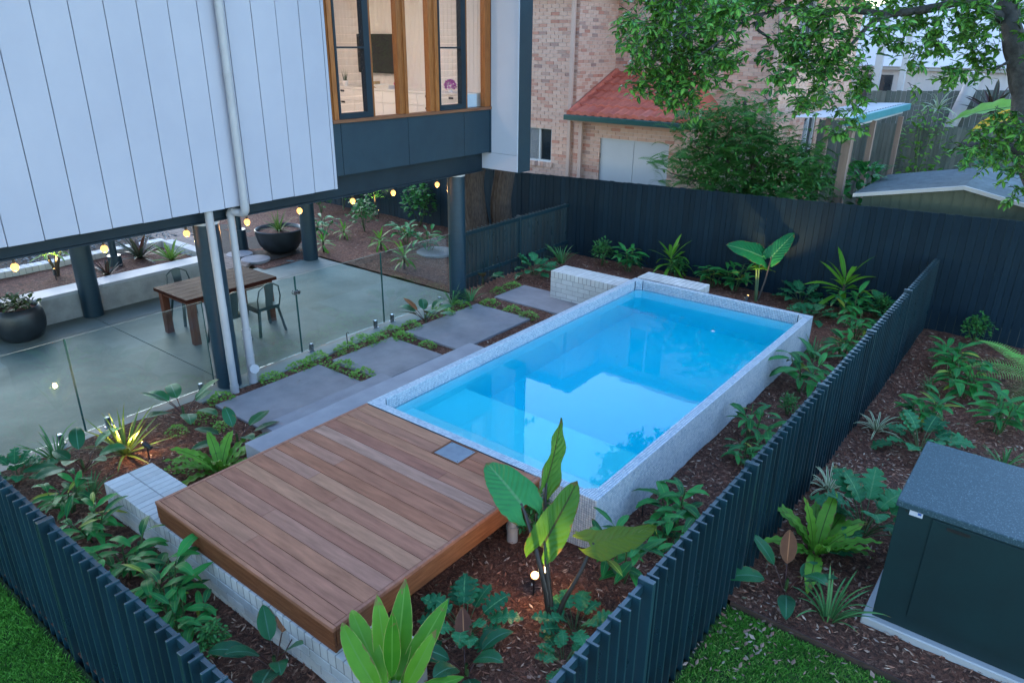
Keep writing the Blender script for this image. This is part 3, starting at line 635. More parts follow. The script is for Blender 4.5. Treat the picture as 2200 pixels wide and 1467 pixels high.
# brick kerb behind the raised bed
def kerb(label, x0, x1, y0, y1, zt):
    w = empty('brick_kerb', ((x0 + x1) / 2, (y0 + y1) / 2, zt - .3)); tag(w, label, 'kerb'); o = wloc(w)
    ax = 0 if x1 - x0 > y1 - y0 else 1; ln = (x1 - x0) if ax == 0 else (y1 - y0); n = int(ln / .11); p = ln / n
    me = None
    for i in range(n):
        if me is None:
            b = MB(); dx, dy = ((p - .008, y1 - y0) if ax == 0 else (x1 - x0, p - .008)); b.box(-dx / 2, dx / 2, -dy / 2, dy / 2, -.15, 0, bev=.004); me = b.mesh('brick', M['wbrick'])
        c = ((x0 + (i + .5) * p, (y0 + y1) / 2) if ax == 0 else ((x0 + x1) / 2, y0 + (i + .5) * p))
        put('brick', me, w, (c[0] - o[0], c[1] - o[1], zt - o[2]))
    q = MB(); q.box(x0 + .01, x1 - .01, y0 + .01, y1 - .01, zt - .35, zt - .012); q.build('mortar', M['mortar'], w)
kerb('white brick kerb along the back of the raised bed behind the patio', -9.25, -9.0, -4.0, 2.5, -0.13)
kerb('white brick kerb closing the end of the raised bed', -8.98, -7.48, 2.40, 2.62, -0.13)
# driveway and pebbles beyond
dv = empty('driveway', (-11, 3.2, -0.55)); tag(dv, kind='structure'); dmesh = None; rg = random.Random(8); cnt = 0
bs = MB()
for j in range(30):
    for i in range(40):
        x0 = -14.2 + i * 0.2 + (0.1 if j % 2 else 0); y0 = 2.64 + j * 0.1
        if x0 > -7.55 or y0 > 3.4 + 0.22 * max(0, -(x0 + 8.4)) : continue
        bs.cur = rg.random(); bs.box(x0, x0 + .192, y0, y0 + .092, -.62, -.565 + rg.uniform(-.002, .002), skip='b')
bs.build('paving_brick', M['drive'], dv, kind='stuff')
q = MB(); q.quad((-14.2, 2.6, -.60), (-7.5, 2.6, -.60), (-7.5, 5.2, -.60), (-14.2, 5.2, -.60)); q.build('bedding', M['soil'], dv)
pb = MB(); rg = random.Random(12)
for _ in range(1500):
    x, y, r = rg.uniform(-11.5, -9.3), rg.uniform(-4, 3.0), rg.uniform(.02, .045); pb.cur = rg.random()
    pb.add([(x + r, y, -.2), (x, y + r * .8, -.2), (x - r, y, -.2), (x, y - r * .8, -.2), (x, y, -.2 + r * .7)], [(0, 1, 4), (1, 2, 4), (2, 3, 4), (3, 0, 4)])
tag(pb.build('pebbles', picked('grey_pebbles', [(0, (.05, .055, .06)), (.5, (.15, .155, .16)), (1, (.33, .33, .33))], rough=.7, bump=0)), 'loose grey and white pebbles beyond the raised bed', 'pebbles', kind='stuff')
q = MB(); q.quad((-14, -6, -.215), (-9.26, -6, -.215), (-9.26, 2.6, -.215), (-14, 2.6, -.215)); tag(q.build('pebble_path', M['soil']), kind='structure')
slat_fence('low charcoal slat fence beyond the pebble path under the house', 'y', -11.4, -4.5, 1.4, 1, -0.21, 0.85, [-2.2, 0.4], pitch=0.13)

# ------------------------------------------------------------------ the raised house
H = empty('raised_house', (-4.9, 0.0, -0.62)); tag(H, 'modern white-clad house raised on dark columns with timber windows', 'house')
def hp(nm, mt, *a, bev=0.0, par=None):
    q = MB(); q.box(*a, bev=bev); return q.build(nm, mt, par or H)
XW = -2.47
y = 1.765; k = 0
while y > -8.0:
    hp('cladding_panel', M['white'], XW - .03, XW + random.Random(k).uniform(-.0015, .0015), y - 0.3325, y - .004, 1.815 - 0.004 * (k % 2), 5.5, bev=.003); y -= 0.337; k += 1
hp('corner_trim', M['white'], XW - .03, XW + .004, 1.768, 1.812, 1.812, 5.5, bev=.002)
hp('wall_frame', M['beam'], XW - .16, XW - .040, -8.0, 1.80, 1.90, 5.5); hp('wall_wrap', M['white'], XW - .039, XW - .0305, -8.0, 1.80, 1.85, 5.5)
for (a, b) in ((1.815, 1.968), (1.976, 3.246), (3.254, 4.516), (4.524, 5.165)): hp('dark_panel', M['dark'], -2.54, -2.50, a, b, 1.975, 2.675, bev=.003)
hp('panel_backing', M['beam'], -2.62, -2.545, 1.812, 5.19, 1.99, 2.675)
hp('corner_angle', M['dark'], -2.53, -2.488, 5.167, 5.197, 1.97, 2.675)
hp('soffit_lining', M['beam'], -2.545, -7.5, -8.0, 5.2, 1.972, 1.990) if False else hp('soffit_lining', M['beam'], -7.5, -2.56, -8.0, 5.2, 1.968, 1.989)
bm_ = MB(); bm_.box(-2.82, -2.70, -8.0, 5.195, 1.64, 1.967); bm_.box(-2.86, -2.66, -8.0, 5.194, 1.632, 1.650); bm_.build('edge_beam', M['beam'], H)
hp('inner_beam', M['beam'], -7.1, -6.98, -8.0, 5.19, 1.66, 1.967)
for yy in (-3.5, 0.0, 4.6): hp('cross_bearer', M['beam'], -6.979, -2.861, yy - .05, yy + .05, 1.70, 1.966)
for yy in [ -1.6 + .6 * i for i in range(11)]:
    if min(abs(yy - c) for c in (-3.5, 0.0, 4.6)) > .12: hp('floor_joist', M['timber'], -6.979, -2.861, yy - .022, yy + .022, 1.80, 1.967)
# fin wall
hp('fin_core', M['dark'], -2.72, -1.918, 5.216, 5.55, 1.672, 5.6)
hp('fin_board', M['whitesm'], -2.498, -1.922, 5.197, 5.2155, 1.962, 5.6, bev=.002)
hp('fin_board', M['whitesm'], -2.705, -1.922, 5.197, 5.2155, 1.684, 1.957, bev=.002)
hp('fin_soffit', M['fascia'], -2.4, -2.0, 5.25, 5.50, 1.664, 1.671)
# outer shell out of sight: rear, ends and roof
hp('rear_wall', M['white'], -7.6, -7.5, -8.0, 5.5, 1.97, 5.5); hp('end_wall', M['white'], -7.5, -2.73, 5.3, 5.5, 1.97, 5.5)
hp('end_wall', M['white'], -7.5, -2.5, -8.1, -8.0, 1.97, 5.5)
rf = MB(); rf.add([(-8.0, -8.6, 5.5), (-1.85, -8.6, 5.5), (-1.85, 5.7, 5.5), (-8.0, 5.7, 5.5), (-4.9, -8.6, 6.55), (-4.9, 5.7, 6.55)], [(0, 3, 2, 1), (0, 1, 4), (1, 2, 5, 4), (2, 3, 5), (3, 0, 4, 5)]); rf.build('roof', M['beam'], H)
# window wall
def frame(a, b, z0=2.725, z1=5.3, x0=-2.60, x1=-2.50): return hp('mullion', M['timber'], x0, x1, a, b, z0, z1, bev=.003)
for (a, b) in ((1.845, 1.955), (2.575, 2.615), (3.10, 3.185), (3.192, 3.27), (3.74, 3.83), (3.838, 3.935), (4.565, 4.605), (5.045, 5.19)): frame(a, b)
frame(1.865, 1.94, x0=-2.505, x1=-2.475); frame(3.20, 3.255, x0=-2.505, x1=-2.475); frame(3.845, 3.92, x0=-2.505, x1=-2.475)
hp('sill', M['sill'], -2.62, -2.472, 1.83, 5.19, 2.678, 2.722, bev=.004); hp('head', M['timber'], -2.60, -2.495, 1.845, 5.19, 5.301, 5.45)
for (a, b) in ((2.616, 3.099), (3.271, 3.739), (4.606, 5.044)): hp('window_pane', M['pane'], -2.566, -2.560, a, b, 2.724, 5.3)
for (a, b) in ((1.958, 2.570), (3.940, 4.560)):
    lv = hp('louvre_frame', M['beam'], -2.58, -2.488, a, a + .035, 2.726, 5.3)
    for bx_ in ((b - .105, b, 2.726, 5.3), (a + .036, b - .106, 2.726, 2.80), (a + .036, b - .106, 3.625, 3.648)): hp('louvre_frame', M['beam'], -2.58, -2.488, *bx_)
    n = 0; z = 2.82
    while z < 5.2:
        q = MB(); q.add([(-2.565, a + .037, z), (-2.505, a + .037, z + .088), (-2.505, b - .107, z + .088), (-2.565, b - .107, z), (-2.571, a + .037, z + .003), (-2.511, a + .037, z + .091), (-2.511, b - .107, z + .091), (-2.571, b - .107, z + .003)], [(0, 3, 2, 1), (4, 5, 6, 7), (0, 1, 5, 4), (1, 2, 6, 5), (2, 3, 7, 6), (3, 0, 4, 7)])
        q.build('louvre_blade', M['pane'], H); z += 0.098
# room behind the windows
for nm, a in (('room_floor', (-7.4, -2.63, 0.3, 5.28, 2.03, 2.08)), ('room_ceiling', (-7.4, -2.63, 0.3, 5.28, 4.95, 5.0)), ('room_wall', (-7.45, -7.38, 0.3, 5.28, 2.08, 4.95)), ('room_wall', (-7.38, -2.63, 0.25, 0.32, 2.08, 4.95))): hp(nm, M['vj'], *a)
x = -7.37; me = None
while x < -2.66:
    hp('lining_board', M['vj'], x, x + .094, 5.262, 5.285, 2.081, 4.949, bev=.004); x += .0965
hp('lining_back', M['vj'], -7.38, -2.63, 5.286, 5.299, 2.08, 4.95)
cl = empty('ceiling_light', (-4.6, 2.6, 4.90)); tag(cl, 'round warm ceiling light inside the upstairs room', 'ceiling light')
q = MB(); q.tube([(-4.6, 2.6, 4.90), (-4.6, 2.6, 4.949)], .22, 24); q.build('diffuser', emis('warm_ceiling_diffuser', (1.0, 0.74, 0.56), 26.0), cl)
q = MB(); q.tube([(-4.6, 2.6, 4.93), (-4.6, 2.6, 4.9485)], .235, 24, caps=False); q.build('trim_ring', M['alu'], cl)
tv = empty('television', (-5.2, 5.22, 3.5)); tag(tv, 'flat black television on the wall seen through the windows', 'television')
hp('screen', M['screen'], -5.78, -4.60, 5.185, 5.215, 3.17, 3.84, par=tv); q = MB(); q.box(-5.785, -4.595, 5.2151, 5.23, 3.165, 3.845); q.build('casing', M['black'], tv); q = MB(); q.box(-5.4, -5.0, 5.2305, 5.261, 3.35, 3.65); q.build('bracket', M['black'], tv)
cb = empty('sideboard', (-4.5, 4.95, 2.08)); tag(cb, 'long white drawer cabinet under the television upstairs', 'cabinet')
hp('carcass', M['cabinet'], -6.3, -2.72, 4.72, 5.26, 2.081, 2.90, par=cb); hp('top', M['cabinet'], -6.32, -2.70, 4.69, 5.261, 2.901, 2.93, par=cb)
xs = [-6.29, -5.40, -4.62, -3.75, -3.36, -2.73]
for i in range(5):
    for (z0, z1) in ((2.70, 2.892), (2.42, 2.694)):
        d = hp('drawer', M['cabinet'], xs[i] + .004, xs[i + 1] - .004, 4.70, 4.719, z0, z1, bev=.002, par=cb)
        cx = (xs[i] * .35 + xs[i + 1] * .65); q = MB(); q.box(cx - .05, cx + .05, 4.692, 4.699, z1 - .055, z1 - .02); q.build('handle', M['black'], d)
it = empty('snake_plant', (-5.92, 4.95, 2.93)); tag(it, 'small potted snake plant on the upstairs cabinet', 'potted plant')
q = MB(); q.lathe((-5.92, 4.95, 2.93), [(0.001, 0), (.05, 0), (.06, .09), (.052, .09), (.05, .08), (.001, .08)], 16); q.build('pot', M['cabinet'], it)
q = MB()
for i in range(7):
    a = i * 2.4; q.add([(-5.92 + .02 * cos(a) - .012, 4.95 + .02 * sin(a), 3.01), (-5.92 + .02 * cos(a) + .012, 4.95 + .02 * sin(a), 3.01), (-5.92 + .09 * cos(a), 4.95 + .06 * sin(a), 3.22 + .03 * sin(i * 1.7))], [(0, 1, 2)])
q.build('leaves', basic('snake_leaf', (.05, .09, .04), (.09, .13, .05)), it)
fl = empty('flower_bunch', (-3.19, 4.95, 2.93)); tag(fl, 'round purple pink flower bunch on the upstairs cabinet', 'flowers')
q = MB(); rg = random.Random(3)
for i in range(160):
    a, b = rg.uniform(0, 2 * pi), rg.uniform(-.6, 1.57); c = Vector((-3.19 + .10 * cos(a) * cos(b), 4.95 + .10 * sin(a) * cos(b), 3.03 + .09 * sin(b)))
    q.add([c + Vector((rg.uniform(-.025, .025), rg.uniform(-.025, .025), rg.uniform(-.025, .025))) for _ in range(4)], [(0, 1, 2, 3)])
q.build('petals', basic('magenta_petals', (.42, .06, .34), (.55, .12, .45), rough=.7), fl, kind='stuff'); q = MB(); q.tube([(-3.19, 4.95, 2.931), (-3.19, 4.95, 2.97)], [.04, .03], 12); q.build('vase', M['cabinet'], fl)
pk = MB(); pk.lathe((-4.47, 4.98, 2.931), [(.001, 0), (.07, .01), (.10, .08), (.07, .15), (.03, .18), (.001, .185)], 18); tag(pk.build('pink_toy', basic('hot_pink', (.75, .07, .35), (.6, .05, .3), rough=.6), smooth=True), 'bright pink rounded toy on the cabinet beside the mullion', 'toy')
tr = MB(); tr.add([(-4.85, 4.78, 2.932), (-4.55, 4.78, 2.932), (-4.55, 5.0, 2.932), (-4.85, 5.0, 2.932), (-4.92, 4.74, 2.99), (-4.48, 4.74, 3.0), (-4.50, 5.05, 2.985), (-4.90, 5.04, 3.0)], [(0, 1, 2, 3), (0, 4, 5, 1), (1, 5, 6, 2), (2, 6, 7, 3), (3, 7, 4, 0)]); tag(tr.build('serving_dish', M['cabinet']), 'wavy white dish on the upstairs cabinet', 'dish')
bx_ = MB(); bx_.box(-5.06, -4.93, 4.82, 4.95, 2.931, 3.04, bev=.004); tag(bx_.build('small_box', basic('kraft_box', (.45, .30, .16), (.38, .25, .13))), 'small brown box on the cabinet below the television', 'box')
bb = MB(); bb.box(-2.72 + .05, -2.66 + .02, 4.62, 5.0, 2.66, 2.92, bev=.004); tag(bb.build('storage_tub', basic('pale_blue_plastic', (.55, .66, .78), (.50, .60, .72), rough=.4)), 'pale blue tub against the last window pane upstairs', 'tub')

# columns
def column(name, label, x, y, r, z0, z1, foot=None):
    c = empty(name, (x, y, z0)); tag(c, label, 'column', 'round dark columns under the house')
    q = MB(); q.tube([(x, y, z0), (x, y, z1)], r, 40); auto_smooth(q.build('shaft', M['post'], c))
    q = MB(); q.tube([(x, y, z1 - .02), (x, y, z1 + .012)], r + .008, 40); auto_smooth(q.build('cap_plate', M['alu'], c))
    if foot: q = MB(); q.tube([(x, y, z0 - .1), (x, y, z0 + foot)], [r * 2.1, r * 1.9], 28); auto_smooth(q.build('footing', M['post'], c))
column('house_column', 'dark round column behind the two grey downpipes', -2.80, -0.02, .158, -.62, 1.62)
column('house_column', 'dark round column where the glass fence meets the slat fence', -2.84, 4.66, .152, -.62, 1.62)
column('house_column', 'dark round column standing against the retaining wall', -6.98, 0.06, .158, -.62, 1.645)
column('house_column', 'dark round column at the patio\'s far corner beside the big pot', -6.99, 4.56, .155, -.62, 1.645)
column('thin_column', 'thin brown post on a wide round footing in the raised bed', -8.30, 1.12, .062, -.24, 1.9, foot=.20)
column('thin_column', 'thin brown post rising behind the big bowl planter', -8.75, 4.00, .085, -.62, 1.9, foot=.48)

# downpipes
dp = empty('downpipe', (-2.61, .22, -.6)); tag(dp, 'grey downpipe from the white wall, elbowing back to the round-capped drain', 'downpipe')
px_ = -2.405
def pip(nm, pts, r, n=20): 
    q = MB(); q.tube(pts, r, n); return auto_smooth(q.build(nm, M['pipe'], dp))
elbow = [(px_, .305, 1.86), (px_, .305, 1.79), (px_ - .008, .304, 1.755), (px_ - .03, .302, 1.73), (px_ - .07, .296, 1.722)]
pip('wall_pipe', [(px_, .305, 1.86), (px_, .305, 5.4)], .047); pip('elbow', elbow, .053); pip('cross_pipe', [(px_ - .07, .296, 1.722), (-2.58, .235, 1.735)], .048)
pip('elbow', [(-2.56, .24, 1.734), (-2.59, .23, 1.733), (-2.608, .222, 1.715), (-2.612, .22, 1.68)], .055)
pip('drop_pipe', [(-2.612, .22, 1.69), (-2.612, .22, .15)], .047); pip('lower_pipe', [(-2.612, .22, .152), (-2.612, .22, -.62)], .056)
for z in (3.33, 3.36, 1.87, 1.90): pip('collar', [(px_, .305, z - .008), (px_, .305, z + .008)], .053)
for z in (.15, .03, -.22): pip('collar', [(-2.612, .22, z - .012), (-2.612, .22, z + .012)], .061)
cp = pip('drain_branch', [(-2.612, .22, -.42), (-2.52, .20, -.385)], .052); pip('drain_cap', [(-2.521, .2, -.386), (-2.49, .193, -.375)], .064)
pip('wall_bracket', [(px_ - .05, .305, 3.345), (px_, .305, 3.345)], .012)
d2 = empty('downpipe', (-2.55, -.10, -.6)); tag(d2, 'straight grey downpipe in front of the dark column, left of the capped one', 'downpipe')
q = MB(); q.tube([(-2.55, -.10, -.64), (-2.55, -.10, 1.80)], .050, 20); auto_smooth(q.build('pipe', M['pipe'], d2))
q = MB(); q.tube([(-2.55, -.10, -.64), (-2.55, -.10, -.52)], .056, 20); auto_smooth(q.build('collar', M['pipe'], d2))

# string lights
for i, (yy, dz) in enumerate(((-1.98, 0), (-1.01, .01), (.04, 0), (.94, -.005), (1.83, .01), (2.85, 0), (3.73, .005), (4.80, 0))):
    x = -3.42
    lab = ['leftmost bulb of the string, low over the white kerb', 'warm bulb left of the patio wall column, hanging on a short cord', 'warm bulb just left of the downpipes', 'warm bulb just right of the wall pipe\'s elbow', 'warm bulb in front of the column by the bowl planter', 'warm bulb above the uplit sapling\'s left side', 'warm bulb against the dark fence, right of the sapling', 'warm bulb beside the garden column at the string\'s far end'][i]
    s_ = empty('string_light', (x, yy, 1.35)); tag(s_, lab, 'bulb', 'string lights under the house')
    q = MB(); q.lathe((x, yy, 1.32 + dz), [(.001, -.010), (.022, -.004), (.037, .018), (.042, .040), (.036, .062), (.020, .078), (.012, .085)], 14); q.build('bulb', M['bulb'], s_, smooth=True)
    ld = bpy.data.lights.new('bulb_glow', 'POINT'); ld.energy = 1.0; ld.color = (1.0, .50, .18); ld.shadow_soft_size = .03; lo = bpy.data.objects.new('bulb_glow', ld); COL.objects.link(lo); lo.parent = s_; lo.location = (0, 0, -.085 + dz)
    q = MB(); q.tube([(x, yy, 1.404 + dz), (x, yy, 1.455 + dz)], [.017, .013], 10); q.tube([(x, yy, 1.455 + dz), (x, yy, 1.56)], .004, 6); q.build('socket', M['black'], s_)
q = MB(); pts = []
ys = [-4, -1.98, -1.01, .04, .94, 1.83, 2.85, 3.73, 4.80]
for a, b in zip(ys[:-1], ys[1:]):
    for t in range(4): u = t / 4; pts.append((-3.42, a + (b - a) * u, 1.57 - .05 * sin(pi * u)))
q.tube(pts + [(-3.42, 4.8, 1.57)], .007, 6); tag(q.build('festoon_cable', M['black']), 'thin black cable carrying the bulbs beneath the house', 'cable')

# glass pool fence
gf = empty('glass_fence', (-2.87, 1.0, -.62)); tag(gf, 'frameless glass pool fence along the edge of the patio', 'glass fence')
for (a, b) in ((-5.2, -3.55), (-3.54, -1.86), (-1.85, -.20), (.14, 1.224), (1.238, 2.866), (2.880, 4.49)):
    hp('glass_panel', M['glass'], -2.876, -2.864, a, b, -.575, .60, par=gf)
    hp('glass_edge', basic('pale_glass_edge', (.10, .16, .155), (.08, .13, .125), rough=.5) if 'pale_glass_edge' not in bpy.data.materials else bpy.data.materials['pale_glass_edge'], -2.8762, -2.8638, a, b, .6002, .6022, par=gf)
    for yy in (a, b): hp('glass_edge', basic('green_glass_edge', (.02, .07, .065), (.015, .055, .05), rough=.2) if 'green_glass_edge' not in bpy.data.materials else bpy.data.materials['green_glass_edge'], -2.8765, -2.8635, yy - .004, yy + .004, -.575, .6005, par=gf)
for yy in (-3.2, -1.88 - .25, -1.60, -.27 - .12, 1.40, 2.68, 3.05, 4.2):
    q = MB(); q.box(-2.897, -2.843, yy - .026, yy + .026, -.62, -.49, bev=.006); q.box(-2.90, -2.84, yy - .045, yy + .045, -.619, -.610); sp_ = q.build('spigot', M['metal'], gf)
q = MB(); q.tube([(-2.90, 1.205, .36), (-2.838, 1.205, .36)], .03, 16); q.tube([(-2.90, 1.262, .36), (-2.838, 1.262, .36)], .03, 16); q.box(-2.885, -2.855, 1.205, 1.262, .335, .385); q.build('latch', M['metal'], gf)

# outdoor table and chairs
tb = empty('dining_table', (-4.85, 1.15, -.62)); tag(tb, 'dark timber outdoor table with thick square legs on the patio', 'table')
n = 6
for i in range(n): hp('top_board', M['tabletop'], -5.33 + i * .162, -5.33 + (i + 1) * .162 - .003, .36, 1.93, .085, .135, bev=.003, par=tb)
for (x, y) in ((-5.26, .47), (-4.46, .47), (-5.26, 1.82), (-4.46, 1.82)): hp('leg', M['tableleg'], x - .052, x + .052, y - .052, y + .052, -.619, .084, bev=.004, par=tb)
for a in ((-5.2, -4.52, .44, .47, .01, .084), (-5.2, -4.52, 1.82, 1.85, .01, .084), (-5.29, -5.26, .53, 1.76, .01, .084), (-4.46, -4.43, .53, 1.76, .01, .084)): hp('apron', M['tableleg'], *a, par=tb)
def chair(label, x, y, rz):
    c = empty('metal_chair', (x, y, -.62), rz); tag(c, label, 'chair', 'teal metal chairs around the patio table')
    def loc(q, nm): put(nm, q.mesh(nm, M['chair']), c)
    q = MB(); q.box(-.19, .19, -.19, .19, .435, .452, bev=.006); q.box(-.185, .185, -.185, .185, .40, .434); loc(q, 'seat')
    for sx in (-1, 1):
        for sy in (-1, 1):
            q = MB(); q.add([(sx * (.165 + d), sy * (.165 + e), z) for z, o in ((.43, 0.0), (0.0, 0.065)) for d, e in ((o - .018, o - .018), (o + .018, o - .018), (o + .012, o + .012), (o - .018, o + .018))], [(0, 1, 5, 4), (1, 2, 6, 5), (2, 3, 7, 6), (3, 0, 4, 7), (4, 5, 6, 7)]); loc(q, 'leg')
    pts = [(-.185, -.185, .44), (-.215, -.20, .60), (-.235, -.17, .74)] + [(-.245 - .01 * sin(pi * t / 8), -.17 + .34 * t / 8, .76 + .085 * sin(pi * t / 8)) for t in range(9)] + [(-.235, .17, .74), (-.215, .20, .60), (-.185, .185, .44)]
    q = MB(); q.tube(pts, .011, 8); loc(q, 'back_frame')
    q = MB(); q.add([(-.19, -.06, .45), (-.19, .06, .45), (-.258, .075, .835), (-.258, -.075, .835), (-.196, -.06, .45), (-.196, .06, .45), (-.264, .075, .835), (-.264, -.075, .835)], [(0, 1, 2, 3), (7, 6, 5, 4), (0, 4, 5, 1), (1, 5, 6, 2), (2, 6, 7, 3), (3, 7, 4, 0)]); loc(q, 'splat')
    for s in (-1, 1):
        q = MB(); q.box(-.17, .17, s * .175 - .004, s * .175 + .004, .36, .40); loc(q, 'seat_rail')
chair('teal metal chair on the far side of the table, its curved back showing', -5.52, .98, 0.0)
chair('teal metal chair on the near side of the table, half behind the column', -4.18, .86, pi + .1)
chair('teal metal chair right of the downpipes, back toward the glass', -4.15, 1.48, pi - .05)

# planters
def bowl(name, label, c, prof, soilr, soilz):
    p = empty(name, c); tag(p, label, 'planter')
    q = MB(); q.lathe(c, prof, 44); auto_smooth(q.build('bowl', M['pot'], p), 50)
    q = MB(); q.lathe(c, [(.001, soilz + .02), (soilr * .6, soilz + .01), (soilr, soilz)], 30); q.build('soil', M['mulch'], p)
    return p
bowl('bowl_planter', 'large shallow black bowl planter at the patio\'s far corner', (-7.98, 4.52, -.60), [(.001, 0), (.26, 0), (.36, .06), (.45, .19), (.50, .36), (.515, .50), (.50, .515), (.478, .50), (.46, .42)], .47, .44)
bowl('round_planter', 'round black pot at the left edge of the patio', (-6.75, -1.10, -.62), [(.001, 0), (.22, 0), (.29, .05), (.345, .18), (.36, .30), (.345, .42), (.315, .52), (.30, .53), (.285, .515), (.28, .46)], .285, .46)

# equipment box
eb = empty('equipment_box', (6.3, 1.3, -.62)); tag(eb, 'dark green pool equipment box with speckled blue-grey lid', 'equipment box')
hp('body', M['box'], 5.185, 7.6, .76, 1.86, -.555, .50, bev=.004, par=eb)
m_, nt_, b_ = nmat('speckled_lid'); co_ = coords(nt_, 'World'); v_ = N(nt_, 'ShaderNodeTexVoronoi'); v_.inputs['Scale'].default_value = 140; nt_.links.new(co_, v_.inputs['Vector'])
s_ = N(nt_, 'ShaderNodeSeparateColor'); nt_.links.new(v_.outputs['Color'], s_.inputs[0]); r_ = ramp(nt_, [(0.0, (.024, .052, .068)), (.72, (.030, .060, .077)), (.88, (.050, .088, .108)), (1, (.09, .14, .165))]); nt_.links.new(s_.outputs[0], r_.inputs[0]); nt_.links.new(r_.outputs[0], b_.inputs['Base Color']); b_.inputs['Roughness'].default_value = .42; b_.inputs['Specular IOR Level'].default_value = .3
hp('lid', m_, 5.165, 7.64, .745, 1.88, .503, .555, bev=.006, par=eb)
hp('door', M['box'], 5.42, 7.3, .748, .759, -.42, .485, bev=.002, par=eb)
hp('handle_slot', M['black'], 5.52, 5.67, .744, .7475, .435, .462, par=eb)
hp('plinth', M['cap'], 5.12, 7.7, .70, 1.95, -.70, -.558, bev=.01, par=eb)
stk = hp('sticker', M['whitesm'], 5.262, 5.352, .7575, .7595, .455, .497, par=eb); q = MB(); q.box(5.318, 5.342, .7555, .757, .474, .492); q.build('sticker_mark', basic('sticker_blue', (.03, .10, .35), (.03, .09, .3)), stk)
hp('keyhole', M['black'], 5.235, 5.25, .756, .7599, .47, .485, par=eb)

# garden spotlights
def spot(label, x, y, z, d, e, size=radians(75), face=.022):
    s_ = empty('garden_spotlight', (x, y, z)); tag(s_, label, 'spotlight')
    d = Vector(d).normalized(); h = Vector((x, y, z + .16))
    q = MB(); q.tube([(x, y, z - .05), (x, y, z + .12)], .008, 8); q.build('stake', M['black'], s_)
    q = MB(); q.tube([h - d * .06, h + d * .035], [.026, .030], 18); q.tube([h + d * .0351, h + d * .05], [.030, .032], 18, caps=False); auto_smooth(q.build('housing', M['black'], s_))
    q = MB(); q.tube([h + d * .036, h + d * .050, h + d * .060, h + d * .064], [face, face * .93, face * .6, face * .15], 16); q.build('lens', M['lampface'], s_, smooth=True)
    if e > 12 and z > -.58 and y < 0:
        gd = bpy.data.lights.new('lens_glow', 'POINT'); gd.energy = 1.2; gd.color = (1.0, .55, .2); gd.shadow_soft_size = .03; go = bpy.data.objects.new('lens_glow', gd); COL.objects.link(go); go.parent = s_; go.location = Vector((0, 0, .17)) + d * .10
    ld = bpy.data.lights.new('spot_lamp', 'SPOT'); ld.energy = e; ld.color = (1.0, .62, .26); ld.spot_size = size; ld.spot_blend = .6; ld.shadow_soft_size = .02
    lo = bpy.data.objects.new('spot_lamp', ld); COL.objects.link(lo); lo.parent = s_; lo.location = (0, 0, .16) ; lo.location = Vector((0, 0, .16)) + d * .072; lo.rotation_euler = (-d).to_track_quat('Z', 'Y').to_euler()
spot('small black spotlight shining on the spiky plant near the glass fence', -1.71, -1.69, -.57, (-.80, -.33, .50), 26)
spot('lit garden spotlight under the elephant ear plant', 2.88, -0.75, -.56, (.40, -.30, .85), 12.5, face=.034)
spot('black spotlight lighting the back elephant ear from below', 1.50, 7.45, -.57, (.05, .5, .85), 24)
spot('small spotlight at the foot of the uplit sapling', -8.75, 8.1, -.60, (-.2, .25, 1), 22)
spot('small spotlight lighting the stems in the raised bed', -8.15, .02, -.24, (-.5, .2, 1), 16)
# small stakes and taps by the pool wall
def stake(label, x, y, z, h):
    q = MB(); q.tube([(x, y, z - .05), (x, y, z + h)], .007, 8); q.tube([(x, y, z + h), (x + .02, y + .01, z + h + .02), (x + .03, y + .02, z + h)], .006, 6); tag(q.build('irrigation_stake', M['black']), label, 'stake')
stake('black irrigation stake at the pool wall, nearer the camera corner', 3.10, 0.72, -.54, .16); stake('black irrigation stake at the pool wall, halfway along', 3.10, 3.35, -.54, .18); stake('thin black stake between groundcover mounds beside the glass', -2.52, 1.80, -.58, .22)
pv = empty('drain_pipe', (2.3, -.3, -.6)); tag(pv, 'white plastic drain pipe under the deck\'s far corner', 'pipe'); q = MB(); q.tube([(2.30, -.30, -.62), (2.30, -.30, -.40), (2.29, -.28, -.365), (2.26, -.25, -.34), (2.1, -.12, -.32)], .052, 16); auto_smooth(q.build('elbow', M['pipe'], pv)); q = MB(); q.tube([(2.30, -.30, -.44), (2.30, -.30, -.40)], .06, 16); auto_smooth(q.build('collar', M['pipe'], pv))

# ------------------------------------------------------------------ planting
def shape_w(kind, t):
    t = min(max(t, 0.0), 1.0)
    if kind == 'lance':
        q = (t - .42) / (.58 if t > .42 else .43); return max(0.0, 1 - q * q) ** 0.9
    if kind == 'oval': return max(0.0, sin(pi * t ** 0.85)) ** 0.72
    if kind == 'strap': return (0.65 + 0.35 * min(1, t * 4)) * (1 - t ** 4) ** 0.8
    if kind == 'spike': return (1 - t ** 1.6)
    if kind == 'nest': return (0.18 + 0.82 * sin(pi * min(1, t ** 0.85 * 0.93)) ** 0.9) * (1 - t ** 9)
    if kind == 'lobed': return max(0.05, sin(pi * (0.10 + 0.88 * t)) ** 0.8) * (0.46 + 0.54 * abs(sin(pi * 5.5 * t)) ** 0.6)
    return sin(pi * t)

